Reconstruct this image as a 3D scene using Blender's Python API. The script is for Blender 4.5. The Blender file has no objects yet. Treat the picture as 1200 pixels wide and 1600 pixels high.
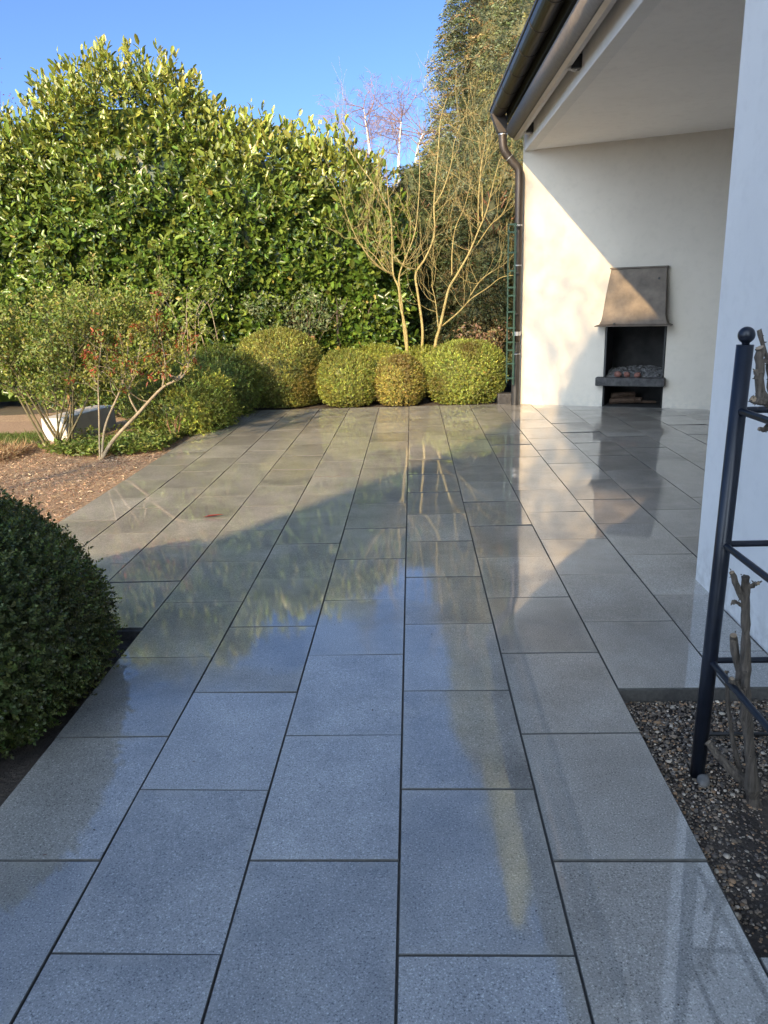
import bpy, bmesh, math, random
import numpy as np
from mathutils import Vector, Matrix

random.seed(7)
RNG = np.random.default_rng(11)
SC = bpy.context.scene
COL = SC.collection
R = math.radians

# ------------------------------------------------------------------ camera
cam = bpy.data.cameras.new('camera')
cam_o = bpy.data.objects.new('camera', cam); COL.objects.link(cam_o)
cr = Vector((0.99893494, 0.03480603, -0.03029070))
cu = Vector((0.01961992, 0.27375885, 0.96159823))
cf = Vector((-0.04176177, 0.96116837, -0.27278439))
M = Matrix.Identity(4)
for i in range(3):
    M[i][0] = cr[i]; M[i][1] = cu[i]; M[i][2] = -cf[i]
M[0][3], M[1][3], M[2][3] = 0.062, 0.0, 1.4464
cam_o.matrix_world = M
cam.sensor_fit = 'VERTICAL'; cam.sensor_height = 32.0
cam.lens = 1189.6 / 1600 * 32.0
cam.clip_start = 0.05; cam.clip_end = 2000
SC.camera = cam_o

# ------------------------------------------------------------------ sky, sun, exposure
SUN_T = Vector((1.0, 2.4, -1.23)).normalized()          # the way the light travels
elev = math.asin(-SUN_T.z)
azim = math.atan2(-SUN_T.x, -SUN_T.y)
world = bpy.data.worlds.new('World'); SC.world = world
world.use_nodes = True
wn = world.node_tree.nodes; wl = world.node_tree.links
sky = wn.new('ShaderNodeTexSky'); sky.sky_type = 'NISHITA'; sky.sun_disc = False
sky.sun_elevation = elev; sky.sun_rotation = azim
sky.air_density = 0.33; sky.dust_density = 2.6; sky.ozone_density = 3.6
tint = wn.new('ShaderNodeMix'); tint.data_type = 'RGBA'; tint.blend_type = 'MULTIPLY'
tint.inputs[0].default_value = 1.0; tint.inputs[7].default_value = (0.84, 1.00, 1.06, 1)
wl.new(sky.outputs['Color'], tint.inputs[6]); wl.new(tint.outputs[2], wn['Background'].inputs['Color'])
wn['Background'].inputs['Strength'].default_value = 0.15
sun = bpy.data.lights.new('sun', 'SUN'); sun.energy = 3.0; sun.angle = R(0.55)
sun.color = (1.0, 0.70, 0.36)
sun_o = bpy.data.objects.new('sun', sun); COL.objects.link(sun_o)
sun_o.rotation_euler = (-SUN_T).to_track_quat('Z', 'Y').to_euler()
sun_o.location = (-8, -20, 14)
SC.view_settings.view_transform = 'Standard'; SC.view_settings.look = 'None'
SC.view_settings.gamma = 1.0; SC.view_settings.use_curve_mapping = False
SC.view_settings.exposure = 1.58

# ------------------------------------------------------------------ helpers: objects
def tag(o, label=None, cat=None, group=None, kind=None):
    if label: o['label'] = label
    if cat: o['category'] = cat
    if group: o['group'] = group
    if kind: o['kind'] = kind
    return o

def empty(name, loc, label=None, cat=None, group=None):
    o = bpy.data.objects.new(name, None); COL.objects.link(o)
    o.location = loc; o.empty_display_size = 0.1
    return tag(o, label, cat, group)

def link(name, me, parent=None, loc=None):
    o = bpy.data.objects.new(name, me); COL.objects.link(o)
    if parent is not None:
        o.parent = parent
        # every root here is unrotated: parts are modelled in world space
        o.matrix_parent_inverse = Matrix.Translation(-root_loc(parent))
    if loc is not None: o.location = loc
    return o

def root_loc(o):
    v = Vector(o.location)
    while o.parent is not None:
        v = v + o.matrix_parent_inverse.to_translation() + Vector(o.parent.location); o = o.parent
    return v

class MB:
    def __init__(s): s.v = []; s.f = []
    def add(s, vs, fs):
        n = len(s.v); s.v.extend([tuple(map(float, q)) for q in vs]); s.f.extend([tuple(i + n for i in q) for q in fs]); return s
    def box(s, a, b):
        x0, y0, z0 = a; x1, y1, z1 = b
        return s.add([(x0,y0,z0),(x1,y0,z0),(x1,y1,z0),(x0,y1,z0),(x0,y0,z1),(x1,y0,z1),(x1,y1,z1),(x0,y1,z1)],
                     [(0,3,2,1),(4,5,6,7),(0,1,5,4),(1,2,6,5),(2,3,7,6),(3,0,4,7)])
    def tube(s, pts, rad, sides=6, cap=True):
        pts = [np.asarray(q, float) for q in pts]; m = len(pts)
        if not hasattr(rad, '__len__'): rad = [rad] * m
        vs = []; prev = None
        for i in range(m):
            t = pts[min(i+1, m-1)] - pts[max(i-1, 0)]; t = t / (np.linalg.norm(t) + 1e-9)
            if prev is None:
                a = np.array([0, 0, 1.]) if abs(t[2]) < .9 else np.array([1., 0, 0])
                a = np.cross(t, a)
            else: a = prev - t * (prev @ t)
            a = a / (np.linalg.norm(a) + 1e-9); prev = a; b = np.cross(t, a)
            for k in range(sides):
                an = 2 * math.pi * k / sides
                vs.append(pts[i] + rad[i] * (a * math.cos(an) + b * math.sin(an)))
        fs = [(i*sides+k, i*sides+(k+1) % sides, (i+1)*sides+(k+1) % sides, (i+1)*sides+k) for i in range(m-1) for k in range(sides)]
        if cap:
            fs.append(tuple(range(sides-1, -1, -1))); fs.append(tuple((m-1)*sides + k for k in range(sides)))
        return s.add(vs, fs)
    def lathe(s, prof, c, sides=16):
        vs = [(c[0] + r*math.cos(2*math.pi*k/sides), c[1] + r*math.sin(2*math.pi*k/sides), c[2] + z) for r, z in prof for k in range(sides)]
        m = len(prof)
        fs = [(i*sides+k, i*sides+(k+1) % sides, (i+1)*sides+(k+1) % sides, (i+1)*sides+k) for i in range(m-1) for k in range(sides)]
        fs.append(tuple(range(sides-1, -1, -1))); fs.append(tuple((m-1)*sides+k for k in range(sides)))
        return s.add(vs, fs)
    def extrude(s, prof, a, b, close=True):
        """profile of (p,q) pairs mapped by two functions a(p,q), b(p,q) to the two ends"""
        n = len(prof)
        vs = [a(*q) for q in prof] + [b(*q) for q in prof]
        fs = [(i, (i+1) % n, n + (i+1) % n, n + i) for i in range(n if close else n-1)]
        if close: fs += [tuple(range(n-1, -1, -1)), tuple(range(n, 2*n))]
        return s.add(vs, fs)
    def xform(s, fn): s.v = [tuple(fn(*q)) for q in s.v]; return s
    def build(s, name, mat, parent=None, smooth=False, bevel=0, loc=None):
        me = bpy.data.meshes.new(name); me.from_pydata(s.v, [], s.f); me.validate()
        bm = bmesh.new(); bm.from_mesh(me)
        bmesh.ops.recalc_face_normals(bm, faces=bm.faces)
        if bevel:
            es = [e for e in bm.edges if len(e.link_faces) == 2 and e.calc_face_angle(0) > 0.6]
            bmesh.ops.bevel(bm, geom=es, offset=bevel, segments=2, affect='EDGES', profile=.5, clamp_overlap=True)
        bm.to_mesh(me); bm.free()
        if smooth: me.polygons.foreach_set('use_smooth', [True] * len(me.polygons))
        me.materials.append(mat)
        return link(name, me, parent, loc)

# ------------------------------------------------------------------ helpers: materials
def new_mat(name):
    m = bpy.data.materials.new(name); m.use_nodes = True
    nt = m.node_tree; b = nt.nodes['Principled BSDF']
    return m, nt, b
def nd(nt, t, **kw):
    n = nt.nodes.new(t)
    for k, v in kw.items():
        if k in n.inputs: n.inputs[k].default_value = v
        else: setattr(n, k, v)
    return n
def ramp(nt, src, stops):
    r = nt.nodes.new('ShaderNodeValToRGB'); e = r.color_ramp.elements
    while len(e) < len(stops): e.new(0.5)
    for el, (p, c) in zip(e, stops):
        el.position = p; el.color = (c, c, c, 1) if not hasattr(c, '__len__') else (*c, 1)
    nt.links.new(src, r.inputs['Fac']); return r
def noise(nt, scale, detail=3, rough=.55, vec=None, dim='3D'):
    n = nd(nt, 'ShaderNodeTexNoise', Scale=scale, Detail=detail, Roughness=rough)
    if vec is not None: nt.links.new(vec, n.inputs['Vector'])
    return n
def mixc(nt, a, b, fac, mode='MIX'):
    m = nt.nodes.new('ShaderNodeMix'); m.data_type = 'RGBA'; m.blend_type = mode
    for sock, v in ((m.inputs[6], a), (m.inputs[7], b), (m.inputs[0], fac)):
        if isinstance(v, bpy.types.NodeSocket): nt.links.new(v, sock)
        elif hasattr(v, '__len__'): sock.default_value = (*v, 1)
        else: sock.default_value = v
    return m.outputs[2]
def bump(nt, b, src, strength, dist, inp='Normal', prev=None):
    n = nd(nt, 'ShaderNodeBump', Strength=strength, Distance=dist)
    nt.links.new(src, n.inputs['Height'])
    if prev is not None: nt.links.new(prev, n.inputs['Normal'])
    nt.links.new(n.outputs['Normal'], b.inputs[inp]); return n.outputs['Normal']

def surf(name, col, rough=.6, var=.15, scale=6, metal=0, bscale=None, bstr=.2, bdist=.004, col2=None, spec=.5, grain=1.0):
    """plain painted / mineral / bark surface: two tones mixed by noise, fine relief"""
    m, nt, b = new_mat(name)
    tc = nd(nt, 'ShaderNodeTexCoord')
    mp = nd(nt, 'ShaderNodeMapping'); mp.inputs['Scale'].default_value = (1, 1, grain); nt.links.new(tc.outputs['Object'], mp.inputs['Vector'])
    n = noise(nt, scale, 5, .6, mp.outputs[0])
    r = ramp(nt, n.outputs['Fac'], [(.3, 0.), (.7, 1.)])
    c2 = col2 or tuple(min(1, x * (1 + var)) for x in col)
    c1 = col if col2 else tuple(x * (1 - var) for x in col)
    nt.links.new(mixc(nt, c1, c2, r.outputs['Color']), b.inputs['Base Color'])
    b.inputs['Roughness'].default_value = rough; b.inputs['Metallic'].default_value = metal
    b.inputs['Specular IOR Level'].default_value = spec
    if bscale:
        n2 = noise(nt, bscale, 4, .6, mp.outputs[0]); bump(nt, b, n2.outputs['Fac'], bstr, bdist)
    return m

def leaf_mat(name, rough=.4, trans=.3, spec=.5):
    m, nt, b = new_mat(name)
    at = nd(nt, 'ShaderNodeAttribute', attribute_name='col')
    nt.links.new(at.outputs['Color'], b.inputs['Base Color'])
    b.inputs['Roughness'].default_value = rough; b.inputs['Specular IOR Level'].default_value = spec
    tr = nd(nt, 'ShaderNodeBsdfTranslucent')
    hs = nd(nt, 'ShaderNodeHueSaturation', Hue=.48, Saturation=1.1, Value=1.6)
    nt.links.new(at.outputs['Color'], hs.inputs['Color']); nt.links.new(hs.outputs['Color'], tr.inputs['Color'])
    mx = nd(nt, 'ShaderNodeMixShader'); mx.inputs[0].default_value = trans
    nt.links.new(b.outputs[0], mx.inputs[1]); nt.links.new(tr.outputs[0], mx.inputs[2])
    nt.links.new(mx.outputs[0], nt.nodes['Material Output'].inputs['Surface'])
    return m

MT = {}
def make_slab_mat():
    m, nt, b = new_mat('wet_concrete_slab')
    tc = nd(nt, 'ShaderNodeTexCoord'); oi = nd(nt, 'ShaderNodeObjectInfo')
    sc = nd(nt, 'ShaderNodeVectorMath', operation='SCALE'); sc.inputs[0].default_value = (37.3, 51.7, 13.1)
    nt.links.new(oi.outputs['Random'], sc.inputs['Scale'])
    ad = nd(nt, 'ShaderNodeVectorMath', operation='ADD')
    nt.links.new(tc.outputs['Object'], ad.inputs[0]); nt.links.new(sc.outputs[0], ad.inputs[1])
    v = ad.outputs[0]
    fine = noise(nt, 210, 2, .7, v)
    spk = ramp(nt, fine.outputs['Fac'], [(.30, .05), (.41, .27), (.60, .33), (.69, .62)])
    vor = nd(nt, 'ShaderNodeTexVoronoi', Scale=95); nt.links.new(v, vor.inputs['Vector'])
    dk = ramp(nt, vor.outputs['Distance'], [(.12, .35), (.24, 1.)])
    c = mixc(nt, spk.outputs['Color'], dk.outputs['Color'], .55, 'MULTIPLY')
    big = noise(nt, 3.2, 4, .6, v)
    bg = ramp(nt, big.outputs['Fac'], [(.3, .78), (.7, 1.18)])
    c = mixc(nt, c, bg.outputs['Color'], 1., 'MULTIPLY')
    rv = nd(nt, 'ShaderNodeMapRange'); rv.inputs['To Min'].default_value = .80; rv.inputs['To Max'].default_value = 1.18
    nt.links.new(oi.outputs['Random'], rv.inputs['Value'])
    c = mixc(nt, c, rv.outputs['Result'], 1., 'MULTIPLY')
    # paler, drier rim along the slab edges
    ab = nd(nt, 'ShaderNodeVectorMath', operation='ABSOLUTE'); nt.links.new(tc.outputs['Object'], ab.inputs[0])
    sxy = nd(nt, 'ShaderNodeSeparateXYZ'); nt.links.new(ab.outputs[0], sxy.inputs[0])
    ex = nd(nt, 'ShaderNodeMapRange'); ex.inputs['From Min'].default_value = .165; ex.inputs['From Max'].default_value = .197; nt.links.new(sxy.outputs['X'], ex.inputs['Value'])
    ey = nd(nt, 'ShaderNodeMapRange'); ey.inputs['From Min'].default_value = .262; ey.inputs['From Max'].default_value = .297; nt.links.new(sxy.outputs['Y'], ey.inputs['Value'])
    em = nd(nt, 'ShaderNodeMath', operation='MAXIMUM'); nt.links.new(ex.outputs[0], em.inputs[0]); nt.links.new(ey.outputs[0], em.inputs[1])
    en = noise(nt, 9, 4, .65, v); er = ramp(nt, en.outputs['Fac'], [(.38, 0.), (.66, .6)])
    ef = nd(nt, 'ShaderNodeMath', operation='MULTIPLY'); nt.links.new(em.outputs[0], ef.inputs[0]); nt.links.new(er.outputs['Color'], ef.inputs[1])
    c = mixc(nt, c, (.40, .39, .36), ef.outputs[0])
    st = noise(nt, 1.3, 6, .7, v); sr = ramp(nt, st.outputs['Fac'], [(.36, .82), (.47, 1.), (.60, 1.), (.70, 1.14)])
    c = mixc(nt, c, sr.outputs['Color'], 1., 'MULTIPLY')
    c = mixc(nt, c, (1.0, .965, .87), 1., 'MULTIPLY')
    nt.links.new(c, b.inputs['Base Color'])
    b.inputs['Roughness'].default_value = .5; b.inputs['Specular IOR Level'].default_value = .35
    b.inputs['Coat IOR'].default_value = 2.2
    # the water film runs over the joints: world coordinates
    geo = nd(nt, 'ShaderNodeNewGeometry'); w = geo.outputs['Position']
    wet = noise(nt, 1.7, 4, .6, w)
    wj = nd(nt, 'ShaderNodeMath', operation='MULTIPLY_ADD'); wj.inputs[1].default_value = .16; wj.inputs[2].default_value = -.08
    nt.links.new(oi.outputs['Random'], wj.inputs[0])
    ws = nd(nt, 'ShaderNodeMath', operation='ADD'); nt.links.new(wet.outputs['Fac'], ws.inputs[0]); nt.links.new(wj.outputs[0], ws.inputs[1])
    cw = ramp(nt, ws.outputs[0], [(.30, .55), (.42, .92), (.5, 1.)])
    nt.links.new(cw.outputs['Color'], b.inputs['Coat Weight'])
    cr_ = ramp(nt, ws.outputs[0], [(.33, .11), (.39, .055), (.44, .022), (.6, .012)])
    nt.links.new(cr_.outputs['Color'], b.inputs['Coat Roughness'])
    bump(nt, b, fine.outputs['Fac'], .25, .0012)
    rip = noise(nt, 26, 3, .55, w); gr = noise(nt, 150, 2, .6, w)
    p = bump(nt, b, rip.outputs['Fac'], .022, .004, 'Coat Normal')
    bump(nt, b, gr.outputs['Fac'], .025, .0012, 'Coat Normal', p)
    return m
MT['slab'] = make_slab_mat()
MT['slabedge'] = surf('slab_edge', (.10, .098, .09), .8, .25, 60, bscale=200, bstr=.3, spec=.2)
MT['joint'] = surf('joint_sand', (.075, .07, .062), .9, .3, 60, bscale=200, bstr=.4)

def make_plaster(name, col, stain):
    m, nt, b = new_mat(name)
    tc = nd(nt, 'ShaderNodeTexCoord'); v = tc.outputs['Object']
    n = noise(nt, 1.3, 5, .6, v); r = ramp(nt, n.outputs['Fac'], [(.3, stain), (.62, col)])
    n2 = noise(nt, 11, 5, .65, v); r2 = ramp(nt, n2.outputs['Fac'], [(.25, .93), (.5, 1.)])
    pc = mixc(nt, r.outputs['Color'], r2.outputs['Color'], 1., 'MULTIPLY')
    sx = nd(nt, 'ShaderNodeSeparateXYZ'); nt.links.new(v, sx.inputs[0])
    mr = nd(nt, 'ShaderNodeMapRange'); mr.inputs['From Min'].default_value = .28; mr.inputs['From Max'].default_value = -.02; mr.inputs['To Max'].default_value = .55
    nt.links.new(sx.outputs['Z'], mr.inputs['Value'])
    nz = noise(nt, 14, 6, .7, v); nr = ramp(nt, nz.outputs['Fac'], [(.45, 0.), (.62, 1.)])
    sm = nd(nt, 'ShaderNodeMath', operation='MULTIPLY'); nt.links.new(mr.outputs['Result'], sm.inputs[0]); nt.links.new(nr.outputs['Color'], sm.inputs[1])
    nt.links.new(mixc(nt, pc, (.42, .40, .36), sm.outputs[0]), b.inputs['Base Color'])
    b.inputs['Roughness'].default_value = .85; b.inputs['Specular IOR Level'].default_value = .25
    n3 = noise(nt, 90, 4, .6, v); n4 = noise(nt, 5, 3, .5, v)
    p = bump(nt, b, n4.outputs['Fac'], .25, .02)
    bump(nt, b, n3.outputs['Fac'], .18, .003, 'Normal', p)
    return m
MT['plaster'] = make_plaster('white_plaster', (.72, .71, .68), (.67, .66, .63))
MT['suntonedplaster'] = make_plaster('sun_toned_plaster', (.585, .535, .455), (.54, .495, .42))  # white porch plaster, its warm sunlit tone and dimming put into the colour
MT['ceiling'] = make_plaster('ceiling_plaster', (.80, .78, .74), (.75, .73, .69))
MT['gutter'] = surf('brown_gutter_metal', (.03, .027, .026), .38, .2, 9, metal=.3)
MT['pipe'] = surf('brown_pipe_metal', (.05, .042, .037), .42, .2, 9, metal=.3)
MT['darkpipe'] = surf('black_pipe', (.02, .021, .023), .5, .2, 9)
MT['clamp'] = surf('galvanised_clamp', (.55, .55, .55), .35, .1, 20, metal=.8)
MT['soffit'] = surf('dark_stained_board', (.016, .017, .012), .6, .35, 14, bscale=50, bstr=.2)
MT['rooftile'] = surf('dark_roof_tile', (.05, .045, .042), .7, .2, 5, bscale=30)
MT['awning'] = surf('awning_fabric_grey', (.17, .15, .13), .62, .12, 30, bscale=160, bstr=.25, bdist=.003)
MT['awningbar'] = surf('awning_profile_beige', (.42, .38, .33), .42, .06, 8)
MT['black'] = surf('black_bracket', (.02, .02, .02), .45, .2, 8)
MT['hood'] = surf('aged_steel_hood', (.075, .060, .047), .6, .35, 7, metal=.2, bscale=60, bstr=.1, col2=(.15, .12, .092))
MT['soot'] = surf('sooty_firebox', (.006, .006, .006), .9, .4, 5, bscale=30, col2=(.026, .025, .024))
MT['niche'] = surf('dark_niche', (.014, .014, .014), .85, .4, 6, bscale=30)
MT['shelfstone'] = surf('weathered_black_stone', (.016, .016, .017), .7, .4, 18, bscale=40, bstr=.4, col2=(.065, .062, .06))
MT['ash'] = surf('ash', (.05, .05, .05), .95, .4, 40, bscale=60, bstr=.6, col2=(.24, .235, .23))
MT['char'] = surf('charcoal', (.010, .010, .010), .85, .4, 22, bscale=60, col2=(.15, .147, .145))
MT['redstone'] = surf('red_firestone', (.13, .045, .032), .85, .3, 30, bscale=60, col2=(.24, .12, .095))
MT['log'] = surf('firewood', (.03, .016, .009), .85, .4, 20, bscale=40, bstr=.6, col2=(.085, .05, .03))
MT['navy'] = surf('blue_black_powder_coat', (.009, .012, .020), .33, .25, 20, bscale=120, bstr=.05)
MT['greenpl'] = surf('dark_green_plastic', (.012, .045, .032), .45, .2, 10)
MT['soil'] = surf('dark_soil', (.035, .027, .02), .95, .4, 12, bscale=50, bstr=.9, bdist=.02, col2=(.085, .066, .05))
MT['earth'] = surf('garden_earth', (.045, .035, .025), .95, .4, 3, bscale=30, bstr=.8, bdist=.02, col2=(.10, .085, .045))
MT['mulch'] = surf('bark_mulch', (.22, .14, .085), .95, .4, 30, bscale=120, bstr=.9, bdist=.02, col2=(.46, .34, .22))
MT['turf'] = surf('turf_soil', (.05, .07, .02), .95, .3, 20, bscale=80, bstr=.8, bdist=.02)
MT['pathgravel'] = surf('path_gravel', (.28, .19, .12), .95, .25, 50, bscale=120, bstr=.8, bdist=.01)
MT['concrete'] = surf('pale_concrete', (.50, .48, .44), .85, .12, 9, bscale=60, bstr=.2)
MT['greystone'] = surf('grey_stone', (.17, .16, .145), .8, .25, 30, bscale=60)
MT['bark'] = surf('brown_bark', (.07, .052, .036), .9, .4, 25, bscale=50, bstr=.7, bdist=.01, col2=(.15, .12, .085))
MT['rosebark'] = surf('thorny_rose_bark', (.05, .04, .03), .9, .4, 110, bscale=220, bstr=1., bdist=.006, col2=(.155, .125, .095), grain=.12)
MT['cutwood'] = surf('cut_wood', (.30, .22, .14), .85, .25, 40)
MT['yellowbark'] = surf('ochre_bark', (.19, .145, .055), .8, .35, 22, bscale=60, bstr=.6, col2=(.36, .30, .12))
MT['greycane'] = surf('grey_cane', (.16, .13, .08), .85, .35, 14, bscale=40, col2=(.30, .25, .17))
MT['greenstem'] = surf('green_brown_stem', (.06, .06, .022), .8, .35, 14, col2=(.15, .12, .06))
MT['birchbark'] = surf('birch_bark', (.55, .52, .48), .8, .2, 8, col2=(.72, .70, .66))
MT['pinktwig'] = surf('reddish_twig', (.17, .095, .08), .85, .3, 8, col2=(.26, .16, .13))
MT['conbark'] = surf('reddish_conifer_bark', (.16, .075, .04), .9, .35, 10, bscale=30, bstr=.6, col2=(.28, .15, .09))
MT['stake'] = surf('weathered_stake', (.22, .13, .06), .85, .3, 20, bscale=40)
MT['render'] = surf('house_render', (.5, .48, .44), .9, .1, 4)
MT['laurel'] = leaf_mat('laurel_leaf', .30, .14, .5)
MT['bud'] = leaf_mat('laurel_bud', .55, .2)
MT['box'] = leaf_mat('boxwood_leaf', .42, .25)
MT['leaf'] = leaf_mat('shrub_leaf', .5, .3)
MT['needle'] = leaf_mat('conifer_spray', .6, .15, .3)
MT['grass'] = leaf_mat('grass_blade', .6, .3, .3)
MT['chip'] = leaf_mat('bark_chip', .9, .0, .1)
MT['pebble'] = leaf_mat('pebble', .6, .0, .4)

# ------------------------------------------------------------------ helpers: leaves
def unit(a): return a / (np.linalg.norm(a, axis=-1, keepdims=True) + 1e-9)
class Field:
    """smooth pseudo noise, about -1..1"""
    def __init__(s, seed, freq, n=14):
        r = np.random.default_rng(seed)
        s.k = unit(r.normal(size=(n, 3))) * freq * r.uniform(.6, 1.7, (n, 1)); s.p = r.uniform(0, 6.28, n)
    def __call__(s, x): return np.sin(x @ s.k.T + s.p).sum(-1) / math.sqrt(len(s.p)) * .8
SH6 = (np.array([0, .32, .72, 1, .72, .32]), np.array([0, -.46, -.36, 0, .36, .46]), [(0, 1, 2, 3), (0, 3, 4, 5)])
SHL = (np.array([0, .28, .78, 1, .78, .28]), np.array([0, -.47, -.40, 0, .40, .47]), [(0, 1, 2, 3), (0, 3, 4, 5)])
SH4 = (np.array([0, .45, 1, .45]), np.array([0, -.5, 0, .5]), [(0, 1, 2, 3)])
def leaves(name, P, D, Nn, L, W, C, mat, parent=None, shape=SH6, fold=.25, droop=.12, kind='stuff'):
    P = np.asarray(P, float); n = len(P)
    D = unit(D); Nn = unit(Nn - D * (Nn * D).sum(-1, keepdims=True)); S = np.cross(Nn, D)
    t, s, F = shape; L = np.broadcast_to(np.asarray(L, float), n)[:, None, None]; W = np.broadcast_to(np.asarray(W, float), n)[:, None, None]
    tt = t[None, :, None]; ss = s[None, :, None]
    V = P[:, None] + D[:, None] * L * tt + S[:, None] * W * ss + Nn[:, None] * (W * np.abs(ss) * 2 * fold - L * tt**2 * droop)
    k = len(t); V = V.reshape(-1, 3)
    Fi = (np.arange(n)[:, None, None] * k + np.array(F)[None]).reshape(-1, 4)
    return raw_mesh(name, V, Fi, np.repeat(np.asarray(C, float), k, 0), mat, parent, kind)
def raw_mesh(name, V, Fi, Cv, mat, parent=None, kind=None, smooth=False):
    me = bpy.data.meshes.new(name); w = Fi.shape[1]
    me.vertices.add(len(V)); me.vertices.foreach_set('co', V.astype(np.float32).ravel())
    me.loops.add(Fi.size); me.loops.foreach_set('vertex_index', Fi.astype(np.int32).ravel())
    me.polygons.add(len(Fi)); me.polygons.foreach_set('loop_start', np.arange(0, Fi.size, w, dtype=np.int32))
    me.polygons.foreach_set('loop_total', np.full(len(Fi), w, np.int32))
    if smooth: me.polygons.foreach_set('use_smooth', [True] * len(Fi))
    me.update(calc_edges=True)
    if Cv is not None:
        a = me.color_attributes.new('col', 'FLOAT_COLOR', 'POINT')
        a.data.foreach_set('color', np.concatenate([np.clip(Cv, 0, 1), np.ones((len(V), 1))], 1).astype(np.float32).ravel())
    me.materials.append(mat)
    o = link(name, me, parent)
    if kind: o['kind'] = kind
    return o
def vary(rng, n, base, amt=.2, hue=.12):
    b = np.asarray(base, float); b = np.broadcast_to(b, (n, 3))
    return np.clip(b * rng.lognormal(0, amt, (n, 1)) * (1 + rng.normal(0, hue, (n, 3))), .004, .9)
def rand_dirs(rng, n): return unit(rng.normal(size=(n, 3)))
def super_r(d, rad, p): return (np.abs(d / rad) ** p).sum(-1) ** (-1 / p)
def super_n(d, rad, p):
    x = d * super_r(d, rad, p)[:, None]
    return unit(np.sign(x) * np.abs(x / rad) ** (p - 1) / rad)
def core_mesh(name, c, rad, p, f, off, col, mat, parent, nu=40, nv=22, zmin=0.0):
    """closed inner mass of a shrub"""
    th = np.linspace(0, 2*math.pi, nu, endpoint=False); ph = np.linspace(.02, math.pi-.02, nv)
    T, Pp = np.meshgrid(th, ph); d = np.stack([np.sin(Pp)*np.cos(T), np.sin(Pp)*np.sin(T), np.cos(Pp)], -1).reshape(-1, 3)
    r = np.maximum(super_r(d, rad, p) - off, .05) * (1 + f(d * 2.2) * .02)
    V = c + d * r[:, None]; V[:, 2] = np.maximum(V[:, 2], zmin)
    Fi = np.array([(i*nu+k, (i+1)*nu+k, (i+1)*nu+(k+1) % nu, i*nu+(k+1) % nu) for i in range(nv-1) for k in range(nu)])
    return raw_mesh(name, V, Fi, np.tile(col, (len(V), 1)), mat, parent, smooth=True)

# ------------------------------------------------------------------ helpers: branches
def curve_pts(pts, n):
    pts = np.asarray(pts, float); m = len(pts)
    out = []
    for q in np.linspace(0, m - 1 - 1e-6, n):
        i = int(q); t = q - i
        p0, p1, p2, p3 = pts[max(i-1, 0)], pts[i], pts[i+1], pts[min(i+2, m-1)]
        out.append(.5 * ((2*p1) + (p2-p0)*t + (2*p0-5*p1+4*p2-p3)*t*t + (-p0+3*p1-3*p2+p3)*t**3))
    return np.array(out)
def grow(mb, rng, p, d, L, r, depth, tips, up=.15, wig=.25, nb=(2, 4), ang=.6, lf=.62, rf=.55, sides=(6, 5, 4, 3, 3), lvl=0, along=(.3, 1.0), minr=.002):
    n = 5 if depth > 0 else 4
    pts = [np.array(p, float)]; d = unit(np.array(d, float))
    for i in range(n - 1):
        d = unit(d + rng.normal(0, wig, 3) * .5 + np.array([0, 0, up]))
        pts.append(pts[-1] + d * L / (n - 1))
    r1 = max(r * (rf if depth > 0 else .3), minr * .6)
    mb.tube(pts, np.linspace(r, r1, n), sides[min(lvl, len(sides)-1)], cap=(lvl == 0))
    tips.append((pts, depth))
    if depth == 0: return
    for k in range(rng.integers(nb[0], nb[1] + 1)):
        t = rng.uniform(*along) if k else 1.0
        q = t * (n - 1); i = min(int(q), n - 2); b = pts[i] + (pts[i+1] - pts[i]) * (q - i)
        dd = unit(pts[i+1] - pts[i]); s = rng.normal(size=3); s = unit(s - dd * (s @ dd))
        a = ang * rng.uniform(.5, 1.3)
        grow(mb, rng, b, dd * math.cos(a) + s * math.sin(a), L * lf * rng.uniform(.7, 1.2), max(r * rf * rng.uniform(.75, 1), minr),
             depth - 1, tips, up, wig, nb, ang, lf, rf, sides, lvl + 1, along, minr)

# ================================================================== THE SETTING
A, B_, Y0 = 0.404, 0.604, 1.3943          # slab pitch across, along, and first joint
W0 = np.array([1.47, 10.28]); WE = np.array([0.9228, -0.3852]); WN = np.array([0.3852, 0.9228])   # fireplace wall line

# ground reaching the horizon
g = MB(); g.add([(-400, -400, -.10), (400, -400, -.10), (400, 400, -.10), (-400, 400, -.10)], [(0, 1, 2, 3)])
tag(g.build('ground', MT['earth']), kind='structure')

def sheet(name, x0, x1, y0, y1, nx, ny, z, amp, freq, mat, seed, zfun=None):
    X, Yy = np.meshgrid(np.linspace(x0, x1, nx), np.linspace(y0, y1, ny))
    P = np.stack([X, Yy, 0*X], -1).reshape(-1, 3); f = Field(seed, freq); f2 = Field(seed+1, freq*4)
    P[:, 2] = z + amp * f(P) + amp * .4 * f2(P)
    if zfun is not None: P[:, 2] += zfun(P)
    Fi = np.array([(j*nx+i, j*nx+i+1, (j+1)*nx+i+1, (j+1)*nx+i) for j in range(ny-1) for i in range(nx-1)])
    return tag(raw_mesh(name, P, Fi, None, mat, smooth=True), kind='structure')

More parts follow.
